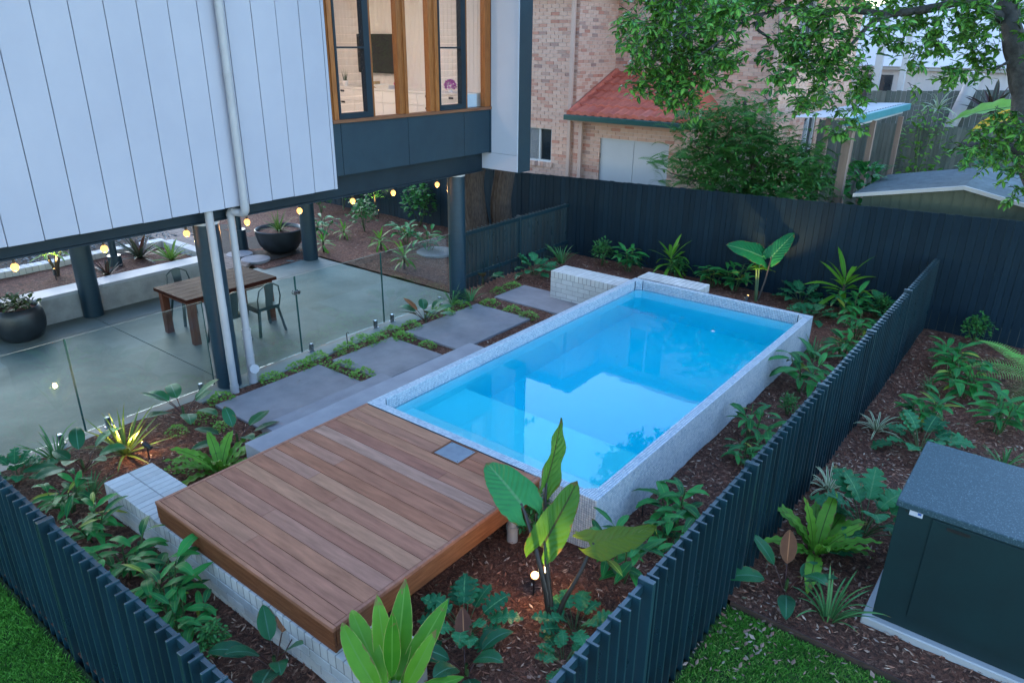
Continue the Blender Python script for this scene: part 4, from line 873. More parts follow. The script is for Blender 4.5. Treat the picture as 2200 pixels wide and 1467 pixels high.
def leaf_mesh(name, mat, kind, L=1.0, W=0.2, bend=0.8, fold=0.25, wave=0.0, nwave=4, seg=10, pet=0.0, pr=0.01, pbend=0.3, cross=4, stalkmat=None, jag=0.0, seed=0):
    """leaf lying along +X from the origin, upper side +Z; petiole first, then the blade curling down by `bend` radians"""
    rg = random.Random(seed); pts = []; ang = 0.0; x = z = 0.0; S = pet + L; K = 6
    prof = []
    if pet > 0:
        for i in range(K + 1): prof.append((pet * i / K, None))
    for i in range(seg + 1): prof.append((pet + L * i / seg, i / seg))
    s0 = 0.0; cen = []
    for (s, t) in prof:
        ds = s - s0; x += cos(ang) * ds; z += sin(ang) * ds; s0 = s
        if t is None: ang = -pbend * (s / max(pet, 1e-6)) ** 2
        else: ang = -pbend * (pet > 0) - bend * t ** 1.3
        cen.append((x, z, ang, t))
    vs = []; fs = []; uv = []; mi = []
    if pet > 0:
        n = 5; ring = [c for c in cen if c[3] is None]
        for (cx, cz, a, t) in ring:
            for j in range(n):
                q = 2 * pi * j / n; vs.append((cx - sin(a) * pr * sin(q), pr * cos(q), cz + cos(a) * pr * sin(q))); uv.append((0, .5))
        for i in range(len(ring) - 1):
            for j in range(n): fs.append((i * n + j, i * n + (j + 1) % n, (i + 1) * n + (j + 1) % n, (i + 1) * n + j)); mi.append(1 if stalkmat else 0)
    base = len(vs); C = cross; row = 2 * C + 1; bl = [c for c in cen if c[3] is not None]
    ph = rg.uniform(0, 6)
    for (cx, cz, a, t) in bl:
        w = W * 0.5 * shape_w(kind, t)
        for v in range(-C, C + 1):
            u = v / C; wl = w * (1 + (jag * rg.uniform(-1, 1) if abs(u) == 1 else 0)); hh = abs(u) * wl * math.tan(fold) * (1 - .35 * abs(u)) + wave * sin(nwave * 2 * pi * t + ph + (1.3 if u > 0 else 0)) * u * u * W
            vs.append((cx - sin(a) * hh, u * wl, cz + cos(a) * hh)); uv.append((t, .5 + .5 * u))
    for i in range(len(bl) - 1):
        for v in range(2 * C):
            p = base + i * row + v; fs.append((p, p + row, p + row + 1, p + 1)); mi.append(0)
    me = rawmesh(name, vs, fs, mat, True, uv)
    if stalkmat: me.materials.append(stalkmat); me.polygons.foreach_set('material_index', mi)
    return me

def heart_mesh(name, mat, L=1.0, W=0.62, bend=0.5, fold=0.2, wave=0.03, seg=16, C=5, notch=True, seed=0):
    """elephant-ear blade: stalk joins at the origin, tip toward +X, two lobes behind"""
    rg = random.Random(seed); vs = []; fs = []; uv = []; row = 2 * C + 2; ph = rg.uniform(0, 6)
    t0 = -0.32; n = seg; cen = {}
    def prof(t):
        if t < 0: return 0.92 * sqrt(max(0, 1 - ((t + .06) / (t0 + .04)) ** 2)) if t < -.06 else 0.97
        return max(0.0, 1 - t) ** 0.62 * (1 + 0.42 * t) * 0.99 + 0.0
    ts = [t0 + 0.005 + (1 - t0 - 0.005) * i / n for i in range(n + 1)]
    for t in ts:
        w = W * 0.5 * max(0.01, prof(t)); nt_ = W * 0.5 * (0.02 + 0.42 * (max(0, -t) / -t0) ** 0.8 if t < 0 else 0.0); nt_ = min(nt_, w * .95)
        a = -bend * max(0, t) ** 1.3; cx = t * L * (cos(bend * .45 * max(0, t))); cz = -L * bend * .42 * max(0, t) ** 2 - L * 0.10 * (max(0, -t) / .3) ** 2
        for sd in (-1, 1):
            rr = range(-C, 1) if sd < 0 else range(0, C + 1)
            for v in rr:
                u = v / C; y = sd * (nt_ + (w - nt_) * abs(u)); hh = abs(y) * math.tan(fold) * (1 - .4 * abs(u)) + wave * L * sin(13 * t + ph + sd) * u * u
                vs.append((cx, y, cz + hh)); uv.append((max(0, t), .5 + .5 * (y / max(1e-5, w)) if t >= 0 else .5 + sd * (.06 + .44 * abs(u))))
    for i in range(n):
        for k in range(row - 1):
            if k == C and ts[i + 1] <= 0.0: continue
            p = i * row + k; fs.append((p, p + row, p + row + 1, p + 1))
    return rawmesh(name, vs, fs, mat, True, uv)

LM = {}
LM['ginger'] = leafmat('cardamom_leaf', (0.006, 0.070, 0.022), (0.030, 0.215, 0.042), rib=(0.10, 0.30, 0.06), veins=22, vstr=.18, rough=.34)
LM['gingery'] = leafmat('cardamom_leaf_yellowing', (0.09, 0.17, 0.025), (0.24, 0.27, 0.035), veins=22, vstr=.18)
LM['xanadu'] = leafmat('lobed_philodendron_leaf', (0.008, 0.085, 0.036), (0.030, 0.180, 0.066), rib=(0.10, 0.28, 0.11), veins=11, vstr=.3, rough=.36)
LM['philo'] = leafmat('oval_philodendron_leaf', (0.006, 0.055, 0.026), (0.022, 0.125, 0.045), rib=(0.08, 0.21, 0.13), back=(0.10, 0.075, 0.028), veins=18, vstr=.22, rough=.27)
LM['philored'] = leafmat('new_red_leaf', (0.10, 0.035, 0.018), (0.19, 0.075, 0.030), veins=18, vstr=.2, rough=.3)
LM['nest'] = leafmat('nest_fern_frond', (0.050, 0.180, 0.018), (0.130, 0.310, 0.034), rib=(0.06, 0.10, 0.02), veins=26, vstr=.15, rough=.4, trans=.3)
LM['cordy'] = leafmat('cordyline_leaf', (0.036, 0.160, 0.010), (0.098, 0.262, 0.020), rib=(0.14, 0.33, 0.05), edge=(0.34, 0.42, 0.10), veins=30, vstr=.1, rough=.3, trans=.3)
LM['strap'] = leafmat('strappy_leaf', (0.025, 0.105, 0.036), (0.070, 0.190, 0.060), veins=2, vstr=.05)
LM['yucca'] = leafmat('sword_leaf', (0.050, 0.105, 0.020), (0.105, 0.165, 0.035), veins=2, vstr=.05, rough=.4)
LM['spider'] = leafmat('variegated_leaf', (0.060, 0.130, 0.050), (0.090, 0.190, 0.065), rib=(0.07, 0.16, 0.055), edge=(0.62, 0.64, 0.46), edge0=.22, veins=2, vstr=.05)
LM['cover'] = leafmat('groundcover_leaf', (0.055, 0.185, 0.026), (0.150, 0.310, 0.048), veins=6, vstr=.1)
LM['shrub'] = leafmat('shrub_leaf', (0.010, 0.075, 0.022), (0.048, 0.180, 0.040), veins=8, vstr=.15, rough=.33)
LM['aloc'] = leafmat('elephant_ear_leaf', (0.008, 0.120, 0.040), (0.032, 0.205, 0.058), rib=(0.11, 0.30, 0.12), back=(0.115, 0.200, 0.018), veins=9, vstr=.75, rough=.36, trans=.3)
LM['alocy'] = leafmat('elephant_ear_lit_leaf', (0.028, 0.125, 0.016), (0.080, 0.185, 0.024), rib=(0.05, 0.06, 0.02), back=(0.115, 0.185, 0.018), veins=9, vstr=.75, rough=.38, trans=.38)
LM['fern'] = leafmat('tree_fern_frond', (0.070, 0.230, 0.045), (0.140, 0.330, 0.070), veins=4, vstr=0, trans=.35)
LM['brom'] = leafmat('red_bromeliad_leaf', (0.045, 0.010, 0.012), (0.030, 0.050, 0.030), veins=2, vstr=0, rough=.3)
LM['bromg'] = leafmat('green_bromeliad_leaf', (0.080, 0.170, 0.030), (0.140, 0.240, 0.050), veins=2, vstr=0, rough=.35)
M['stemg'] = basic('green_stem', (0.050, 0.100, 0.030), (0.035, 0.075, 0.024), rough=.45, scale=20)
M['stemr'] = basic('red_stem', (0.075, 0.022, 0.020), (0.050, 0.018, 0.014), rough=.4, scale=20)
M['stemd'] = basic('dark_stalk', (0.040, 0.024, 0.016), (0.022, 0.014, 0.010), rough=.45, scale=12)
M['stemt'] = basic('brown_cane', (0.075, 0.055, 0.038), (0.045, 0.032, 0.022), rough=.8, scale=20, bump=.3, bscale=60)

LV = {}
LV['ginger'] = [leaf_mesh('ginger_leaf', LM['ginger'], 'lance', 1, .25 + .03 * i, .55 + .4 * i, .28, .03, 3, 9, pet=.10, pr=.012, cross=2, seed=i) for i in range(3)]
LV['gingery'] = [leaf_mesh('ginger_leaf', LM['gingery'], 'lance', 1, .22, .6, .3, .03, 3, 9, pet=.10, pr=.012, cross=2, seed=9)]
LV['philo'] = [leaf_mesh('philo_leaf', LM['philo'], 'oval', 1, .50, .35 + .35 * i, .22, .015, 3, 10, pet=.75, pr=.016, pbend=.35, cross=3, stalkmat=M['stemr'], seed=i) for i in range(3)]
LV['philored'] = [leaf_mesh('philo_leaf', LM['philored'], 'oval', 1, .45, .3, .3, .02, 3, 10, pet=.75, pr=.016, pbend=.3, cross=3, stalkmat=M['stemr'], seed=4)]
LV['xanadu'] = [leaf_mesh('xanadu_leaf', LM['xanadu'], 'lobed', 1, .70, .5 + .3 * i, .22, .05, 4, 33, pet=.95, pr=.016, pbend=.45, cross=2, stalkmat=M['stemg'], seed=i) for i in range(3)]
LV['birdnest'] = [leaf_mesh('nest_frond', LM['nest'], 'nest', 1, .21, .45 + .35 * i, .25, .10, 6, 22, cross=2, seed=i) for i in range(3)]
LV['cordy'] = [leaf_mesh('cordyline_leaf', LM['cordy'], 'lance', 1, .155 + .02 * i, .4 + .5 * i, .30, .02, 2, 10, pet=.12, pr=.012, cross=3, seed=i) for i in range(3)]
LV['yucca'] = [leaf_mesh('sword_leaf', LM['yucca'], 'spike', 1, .075, .2 + .4 * i, .4, 0, 1, 8, cross=2, seed=i) for i in range(3)]
LV['spider'] = [leaf_mesh('striped_leaf', LM['spider'], 'strap', 1, .075, .9 + .5 * i, .35, 0, 1, 9, cross=2, seed=i) for i in range(3)]
LV['strap'] = [leaf_mesh('strap_leaf', LM['strap'], 'strap', 1, .05, .5 + .5 * i, .35, 0, 1, 7, cross=1, seed=i) for i in range(3)]
LV['brom'] = [leaf_mesh('bromeliad_leaf', LM['brom'], 'strap', 1, .15, .3 + .3 * i, .5, 0, 1, 8, cross=2, seed=i) for i in range(2)]
LV['bromg'] = [leaf_mesh('bromeliad_leaf', LM['bromg'], 'strap', 1, .13, .3 + .4 * i, .5, 0, 1, 8, cross=2, seed=i) for i in range(2)]
_c = MB(); _c.tube([(0, 0, 0), (0, 0, .5), (0, 0, 1)], [.009, .008, .006], 6, caps=False); CANE = _c.mesh('cane', M['stemg'])
_c = MB(); _c.tube([(0, 0, 0), (.01, 0, .5), (0, .01, 1)], [.028, .024, .02], 8, caps=False); TRUNKLET = _c.mesh('trunklet', M['stemt'])

def leafobj(par, kind, rg, loc, az, pitch, size, roll=0.0, var=None, wid=1.0):
    me = rg.choice(LV[kind]) if var is None else LV[kind][var]
    return put('leaf', me, par, loc, (roll, -pitch, az), (size, size * wid, size))

def joined(meshes, spots, mat):
    """many small leaves as one mesh: spots = (mesh, matrix)"""
    vs = []; fs = []; uv = []; rn = []; rg = random.Random(len(spots))
    for me, mx in spots:
        n = len(vs); vs += [tuple(mx @ v.co) for v in me.vertices]
        ul = me.uv_layers[0].data; tmp = [(0, .5)] * len(me.vertices); li = 0
        for p in me.polygons:
            for vi in p.vertices: tmp[vi] = tuple(ul[li].uv); li += 1
            fs.append(tuple(i + n for i in p.vertices))
        uv += tmp; rn += [rg.random()] * len(me.polygons)
    return rawmesh('foliage', vs, fs, mat, True, uv, rn)

def lmx(loc, az, pitch, roll, s): return Matrix.Translation(loc) @ Euler((roll, -pitch, az)).to_matrix().to_4x4() @ Matrix.Scale(s, 4)
SMALL = leaf_mesh('small_leaf', LM['shrub'], 'oval', 1, .5, .5, .25, 0, 1, 4, cross=1)
SMALLC = leaf_mesh('small_leaf', LM['cover'], 'oval', 1, .75, .4, .2, 0, 1, 3, cross=1)
COVERS = []
for i in range(4):
    rg = random.Random(60 + i); sp_ = []
    for _ in range(190):
        a, r = rg.uniform(0, 2 * pi), sqrt(rg.random()); h = (1 - r * r) * rg.uniform(.55, 1.05)
        sp_.append((SMALLC, lmx((r * cos(a) * (1 + .18 * sin(3 * a + i)), r * sin(a), .08 + .75 * h), a + rg.uniform(-1.2, 1.2), rg.uniform(-.3, .8), rg.uniform(-.5, .5), rg.uniform(.15, .27))))
    COVERS.append(joined([SMALLC], sp_, LM['cover']))
SHRUBS = []
for i in range(3):
    rg = random.Random(80 + i); sp_ = []
    for _ in range(330):
        a, b, r = rg.uniform(0, 2 * pi), rg.uniform(-.7, 1.5), rg.random() ** .45
        k = 1 + .35 * noise.noise((cos(a) * 2, sin(a) * 2, b * 2 + i * 9))
        c = Vector((.42 * cos(a) * cos(b) * r * k, .42 * sin(a) * cos(b) * r * k, .55 + .45 * sin(b) * r * k))
        sp_.append((SMALL, lmx(c, a + rg.uniform(-.8, .8), rg.uniform(-.5, .9), rg.uniform(-.6, .6), rg.uniform(.08, .16))))
    SHRUBS.append(joined([SMALL], sp_, LM['shrub']))

def plant_ginger(e, h, rg):
    n = rg.randint(5, 6)
    for c in range(n):
        a = 2 * pi * c / n + rg.uniform(-.4, .4); t = rg.uniform(.15, .55) if c else .05; H_ = h * rg.uniform(.62, .92)
        d = Vector((sin(t) * cos(a), sin(t) * sin(a), cos(t))); b = Vector((cos(a) * .03, sin(a) * .03, -.03))
        put('stem', CANE, e, b, (0, t, a), (1, 1, H_))
        m_ = rg.randint(5, 7)
        for k in range(m_):
            f = .45 + .55 * k / (m_ - 1); p = b + d * H_ * f
            kind = 'gingery' if rg.random() < .045 else 'ginger'
            leafobj(e, kind, rg, p, a + (pi * .5 if k % 2 else -pi * .5) * (1.1 - .6 * k / m_) + rg.uniform(-.5, .5) + (rg.uniform(-2, 2) if k == m_ - 1 else 0), rg.uniform(.25, .75) + .25 * k / m_, h * rg.uniform(.42, .62), rg.uniform(-.3, .3))
def plant_philo(e, h, rg, red=False):
    n = 8
    for k in range(n):
        a = 2 * pi * k / n + rg.uniform(-.3, .3); kind = 'philored' if (red and k == 2) else 'philo'
        leafobj(e, kind, rg, (rg.uniform(-.02, .02), rg.uniform(-.02, .02), 0), a, rg.uniform(.55, 1.25), h * rg.uniform(.48, .64), rg.uniform(-.3, .3))
    put('stem', CANE, e, (0, 0, -.03), (0, 0, 0), (2, 2, h * .3))
def plant_xanadu(e, h, rg):
    for k in range(19):
        a = 2.39996 * k + rg.uniform(-.3, .3); leafobj(e, 'xanadu', rg, (0.02 * cos(a), .02 * sin(a), -.01), a, .35 + .95 * (1 - k / 19) + rg.uniform(-.1, .1) if k % 2 else rg.uniform(.7, 1.35), h * rg.uniform(.46, .62), rg.uniform(-.35, .35))
def plant_birdnest(e, h, rg):
    for k in range(17):
        a = 2.39996 * k; leafobj(e, 'birdnest', rg, (.03 * cos(a), .03 * sin(a), 0), a, rg.uniform(.5, 1.3), h * rg.uniform(.75, 1.08), rg.uniform(-.2, .2))
def plant_cordy(e, h, rg):
    th = h * .42
    put('trunk', TRUNKLET, e, (0, 0, -.05), (rg.uniform(-.08, .08), rg.uniform(-.08, .08), 0), (.9, .9, th + .05))
    n = 20
    for k in range(n):
        a = 2.39996 * k; f = k / (n - 1); z = th * (.55 + .45 * f)
        leafobj(e, 'cordy', rg, (0, 0, z), a, -.25 + 1.65 * f + rg.uniform(-.1, .1), h * rg.uniform(.42, .54), rg.uniform(-.2, .2), var=0 if f > .7 else rg.randint(0, 2))
def plant_strappy(e, h, rg, kind='strap', n=30):
    sp_ = []
    for k in range(n):
        a = rg.uniform(0, 2 * pi); sp_.append((rg.choice(LV[kind]), lmx((.035 * cos(a), .035 * sin(a), -.01), a, rg.uniform(.75, 1.45), rg.uniform(-.3, .3), h * rg.uniform(.6, 1.15))))
    o = put('foliage', joined(None, sp_, LM[kind]), e); o['kind'] = 'stuff'
def plant_leaves(e, h, rg, kind, n, p0, p1):
    for k in range(n):
        a = 2.39996 * k; leafobj(e, kind, rg, (.02 * cos(a), .02 * sin(a), 0), a, p0 + (p1 - p0) * k / n + rg.uniform(-.1, .1), h * rg.uniform(.8, 1.1), rg.uniform(-.2, .2))
def frond_mesh(name, mat, n=26, L=1.0, W=.36, bend=1.0, seed=0, fat=.55):
    """feather-shaped frond: rachis with pairs of pinnae, each pinna toothed"""
    rg = random.Random(seed); vs = []; fs = []; uv = []; x = z = 0.0; ang = 0.0; st = L / n
    for i in range(n + 1):
        t = i / n; ang = -bend * t ** 1.4; x += cos(ang) * st; z += sin(ang) * st
        w = W * (sin(pi * (.12 + .86 * t)) ** .75)
        for s in (-1, 1):
            m_ = 6
            for j in range(m_):
                f0, f1 = j / m_, (j + .85) / m_; c0 = fat * st * (1 - f0 * .75); sw = .35
                y0, y1 = s * w * f0, s * w * f1; dx0, dx1 = w * sw * f0, w * sw * f1; dr0, dr1 = -.22 * w * f0 * f0, -.22 * w * f1 * f1
                k = len(vs)
                vs += [(x + dx0 - c0 * .5, y0, z + dr0), (x + dx0 + c0 * .5, y0, z + dr0), (x + dx1 + c0 * .42, y1, z + dr1), (x + dx1 - c0 * .2, y1, z + dr1)]
                uv += [(t, .3), (t, .7), (t, .7), (t, .3)]; fs.append((k, k + 1, k + 2, k + 3) if s > 0 else (k + 3, k + 2, k + 1, k))
    return rawmesh(name, vs, fs, mat, False, uv)
FROND = [frond_mesh('fern_frond', LM['fern'], 30, 1, .24, .8 + .4 * i, i) for i in range(2)]

PLANTS = [
('ginger',-1.35,-2.67,-0.57,0.42,10,"dark green cardamom clump beside the front slat fence, below the brick wall's end corner"),
('ginger',-0.70,-2.72,-0.57,0.46,80,"dark green cardamom clump by the front fence, second along from the brick wall's end"),
('ginger',0.00,-2.75,-0.57,0.46,150,"dark green cardamom clump by the front fence, level with the deck's near left corner"),
('ginger',0.63,-2.74,-0.57,0.52,200,'large cardamom clump with long leaves reaching toward the brick wall under the deck'),
('ginger',1.03,-2.82,-0.57,0.40,260,"cardamom clump by the front fence with one yellow leaf, closest to the picture's bottom edge"),
('shrublet',1.41,-2.79,-0.57,0.30,0,'small twiggy glossy-leaved shrub squeezed against the front fence near the bottom edge'),
('philo',1.88,-2.59,-0.57,0.55,30,'oval-leaved philodendron with red stems in front of the brick wall below the deck'),
('xanadu',-2.35,-2.76,-0.57,0.38,20,'bushy dark philodendron at the far left corner of the front fence'),
('philo',-1.98,-2.26,-0.57,0.55,100,"oval-leaved philodendron between the brick wall's end and the glass fence"),
('strappy',-2.47,-2.34,-0.57,0.45,0,'clump of upright strappy leaves against the glass fence at far left'),
('yucca',-2.00,-1.81,-0.57,0.60,0,'spiky strap-leaved plant lit gold by the spotlight beside it'),
('philo',-2.34,-0.93,-0.57,0.62,210,'dark long-leaved philodendron at the glass fence left of the grey downpipes'),
('cover',-2.09,-0.82,-0.57,0.15,0,'low small-leaved groundcover mound at the foot of the dark philodendron by the downpipes'),
('cover',-2.02,-1.20,-0.57,0.12,50,'sparse groundcover mound in the middle of the mulch left of the steps'),
('cover',-1.21,-1.53,-0.57,0.17,90,"dense round groundcover mound between the fern and the brick wall's end"),
('cover',-1.72,-0.79,-0.57,0.12,10,'groundcover mound tucked behind the big oval leaf beside the steps'),
('birdnest',-0.86,-1.35,-0.57,0.60,0,"bright green bird's nest fern against the left edge of the timber deck"),
('philo',-1.21,-0.91,-0.57,0.58,300,'philodendron with one big upright oval leaf at the foot of the grey steps'),
('strappy',-1.43,-2.43,-0.57,0.30,0,'thin grassy tuft beside the end of the brick wall'),
('cover',-2.47,-0.35,-0.58,0.16,0,'groundcover mound at the left corner of the largest paver, beside the spigot'),
('cover',-2.50,0.45,-0.58,0.17,40,'groundcover mound just right of the round pipe cap'),
('cover',-2.50,0.92,-0.58,0.17,80,'groundcover mound below the first glass joint, left of its neighbour by the paver corner'),
('cover',-2.51,1.23,-0.58,0.19,120,'groundcover mound at the far corner of the largest paver under a glass spigot'),
('cover',-2.50,1.77,-0.58,0.18,160,'yellow-green groundcover mound beside the small black stake'),
('cover',-2.50,2.11,-0.58,0.20,200,'full groundcover mound at the glass fence, middle of the second paver'),
('cover',-2.43,2.33,-0.58,0.17,240,'groundcover mound overhanging the far edge of the second paver'),
('cover',-2.03,1.29,-0.58,0.19,280,'groundcover mound in the gap between the first and second pavers, nearer the glass'),
('cover',-1.59,1.29,-0.58,0.17,320,'groundcover mound in the gap between the first and second pavers, nearer the steps'),
('cover',-2.50,2.69,-0.58,0.17,20,'groundcover mound at the glass where the second and third pavers meet'),
('cover',-2.19,2.64,-0.58,0.18,60,'groundcover mound in the gap between the second and third pavers, nearer the glass'),
('cover',-2.42,3.06,-0.58,0.17,100,"groundcover mound beside the second glass joint at the third paver's corner"),
('cover',-1.68,2.66,-0.58,0.14,140,'flat groundcover mound in the gap between the second and third pavers, nearer the pool'),
('philo',-2.44,3.40,-0.58,0.62,140,'red-stemmed philodendron with a reddish leaf at the far end of the glass fence'),
('cover',-2.46,3.81,-0.58,0.22,180,'bushy groundcover mound behind the red-stemmed philodendron'),
('cover',-2.46,4.31,-0.58,0.18,220,'groundcover mound in front of the dark house column at the garden side'),
('strappy',-2.71,4.36,-0.58,0.40,0,"grey-green strappy tuft on the left side of the garden column's foot"),
('strappy',-2.55,4.69,-0.58,0.40,90,"green strappy tuft on the right side of the garden column's foot"),
('cover',-2.17,4.74,-0.58,0.17,260,'groundcover mound between the third and fourth pavers, at their outer corners'),
('cover',-1.64,4.73,-0.58,0.16,300,'groundcover mound in the middle of the gap between the third and fourth pavers'),
('cover',-1.25,4.69,-0.58,0.16,340,'groundcover mound in the gap between the third and fourth pavers, nearest the pool'),
('philo',-2.99,5.55,-0.58,0.55,250,'dark philodendron by the side slat fence behind the fourth paver'),
('cover',-2.51,5.42,-0.58,0.14,30,'groundcover mound at the left corner of the fourth paver'),
('cover',-2.49,5.82,-0.58,0.15,70,'groundcover mound between the fourth paver and the side slat fence'),
('xanadu',-2.56,6.63,-0.58,0.50,70,'lobed philodendron bush beside the left end of the far brick wall'),
('strappy',-2.61,7.68,-0.58,0.55,0,'arching strappy clump in the back corner behind the far brick wall'),
('shrublet',-1.87,8.07,-0.58,0.55,0,'upright small-leaved shrub against the back fence behind the far brick wall'),
('ginger',-1.20,8.02,-0.58,0.60,40,'broad cardamom clump behind the far brick wall where it meets the pool'),
('cordy',-0.36,8.20,-0.58,0.95,0,"tall pale green cordyline behind the brick ledge at the pool's far end"),
('shrublet',-0.20,8.20,-0.58,0.45,50,'dark small-leaved shrub just right of the tall cordyline behind the pool'),
('ginger',0.53,8.20,-0.58,0.50,90,'leafy clump at the right end of the brick ledge behind the pool'),
('ginger',0.97,8.20,-0.58,0.60,140,'leafy clump under the big elephant ear leaves by the back fence'),
('xanadu',2.21,8.20,-0.58,0.50,10,'lobed philodendron against the back fence between elephant ear and cordyline'),
('xanadu',2.62,7.48,-0.58,0.45,60,"lobed philodendron spreading at the pool's far right corner"),
('cordy',2.88,8.20,-0.58,1.20,45,'tall yellow-green cordyline with a drooping skirt at the back fence'),
('ginger',3.19,7.60,-0.56,0.50,30,'cardamom clump directly below the tall yellow-green cordyline'),
('ginger',3.47,6.89,-0.56,0.45,100,"cardamom clump squeezed by the right fence near the pool's far corner"),
('xanadu',3.48,8.20,-0.58,0.45,120,'lobed philodendron between the tall cordyline and the right fence'),
('shrublet',3.53,8.20,-0.58,0.40,0,'small shrub in the far corner where the right fence meets the back fence'),
('strappy',3.18,5.75,-0.54,0.40,0,"grassy tuft at the pool wall's far right bottom corner"),
('ginger',3.50,6.01,-0.54,0.42,170,"cardamom clump with yellowing leaves halfway up the right fence's pool side"),
('ginger',3.41,4.48,-0.54,0.55,210,'largest cardamom clump between pool wall and right fence'),
('shrublet',3.48,3.75,-0.54,0.28,70,'small glossy shrub between the two cardamom clumps along the right fence'),
('ginger',3.38,2.79,-0.54,0.42,250,'cardamom clump on the pool side of the third fence post'),
('ginger',3.51,2.27,-0.54,0.32,300,'small striped-leaved clump just below the third fence post'),
('ginger',3.43,0.73,-0.54,0.46,20,"upright cardamom clump right of the pool's near corner"),
('ginger',3.41,-0.22,-0.56,0.46,60,'cardamom clump right of the elephant ear beside the near fence post'),
('ginger',3.53,0.40,-0.56,0.34,130,'low cardamom leaves against the fence above the near post'),
('xanadu',2.73,-1.45,-0.57,0.42,0,"lobed philodendron in front of the deck's long open side"),
('xanadu',3.38,-0.88,-0.57,0.34,50,'lobed philodendron at the foot of the elephant ear on the fence side'),
('philo',3.01,-1.75,-0.57,0.50,60,'broad-leaved philodendron with an orange-backed leaf at the bottom edge'),
('xanadu',3.49,-1.20,-0.57,0.24,90,'small lobed-leaf seedling by the fence near the bottom edge'),
('shrublet',2.43,-0.12,-0.57,0.45,20,'dark leafy shrub beside the white drain pipe under the deck corner'),
('shrublet',4.94,8.14,-0.62,0.50,0,'reddish-tipped shrub in the side bed nearest the back fence'),
('ginger',4.83,6.73,-0.62,0.50,15,'dense cardamom clump in the side bed, second from the back fence'),
('ginger',5.09,6.01,-0.62,0.50,75,'cardamom clump with yellow shoots in the middle of the side bed'),
('ginger',4.83,4.61,-0.62,0.48,135,'spreading cardamom clump behind the variegated tuft in the side bed'),
('ginger',5.59,5.15,-0.62,0.52,195,'large dark clump above the equipment box at the right edge'),
('xanadu',4.94,4.01,-0.62,0.45,25,"blue-green lobed philodendron right behind the equipment box's corner"),
('spider',4.41,4.30,-0.62,0.35,0,'variegated white-striped tuft beside the fence, farther of the two'),
('spider',4.35,2.51,-0.62,0.38,60,'variegated white-striped tuft beside the fence, nearer of the two'),
('xanadu',4.84,1.95,-0.62,0.52,95,'blue-green lobed philodendron at the left side of the equipment box'),
('birdnest',4.57,1.34,-0.62,0.62,40,"yellow-green bird's nest fern between the right fence and the equipment box"),
('philo',4.52,0.69,-0.62,0.55,15,"red-stemmed philodendron in front of the bird's nest fern beside the fence"),
('strappy',4.91,0.57,-0.62,0.45,30,"lone strappy lily tuft beside the equipment box's lower corner"),
('strappy',5.76,4.26,-0.62,0.35,0,"grassy tuft behind the equipment box's back edge"),
('strappy',4.73,5.90,-0.62,0.25,0,'thin grassy seedling between the cardamom clumps of the side bed'),
('treefern',5.91,6.43,-0.62,0.98,0,'tree fern reaching in from the right edge above the side bed'),
('ginger',-8.40,6.04,-0.60,0.42,0,'pale strap-leaved plant beside the inner house column'),
('cordy',-7.23,5.09,-0.60,0.45,0,"yellowing strap-leaved plant at the slab's far corner"),
('cordy',-7.72,6.09,-0.60,0.38,80,'small pale fountain of leaves in the mulch right of the inner column'),
('shrublet',-7.95,6.91,-0.60,0.62,0,'dense dark round shrub in the middle of the rear garden'),
('shrublet',-7.31,8.20,-0.60,0.80,40,'tall leafy shrub against the dark fence behind the patio'),
('ginger',-6.34,6.75,-0.60,0.45,60,'dark leafy clump below the tall shrub in the rear garden'),
('cordy',-6.35,5.98,-0.60,0.48,20,'strap-leaved plant near the top of the glass joint'),
('cordy',-4.88,5.28,-0.60,0.55,110,'drooping broad-leaved plant seen through the last glass panel'),
('ginger',-5.45,6.60,-0.60,0.42,160,'grey-green clump near the stepping stones seen through the glass'),
('shrublet',-10.40,7.53,-0.60,0.70,10,'wispy shrub at the back left of the rear garden beside the column'),
('shrublet',-10.22,8.15,-0.60,0.90,90,"tall wispy dark shrub behind the rear garden's pale plants"),
]
CATS = dict(ginger='leafy clump', philo='philodendron', xanadu='philodendron', birdnest='fern', cordy='cordyline', strappy='grassy tuft', spider='variegated tuft', yucca='sword plant', cover='groundcover', shrublet='shrub', treefern='tree fern')
GRP = dict(ginger='cardamom clumps in the garden beds', philo='oval-leaved philodendrons', xanadu='lobed philodendrons', birdnest='bird\'s nest ferns', cordy='cordylines', strappy='strappy tufts', spider='variegated tufts', cover='groundcover mounds around the pavers', shrublet='small garden shrubs')
NAMES = dict(ginger='cardamom_clump', philo='oval_philodendron', xanadu='lobed_philodendron', birdnest='birds_nest_fern', cordy='cordyline', strappy='strappy_tuft', spider='variegated_tuft', yucca='sword_plant', cover='groundcover_mound', shrublet='garden_shrub', treefern='tree_fern')
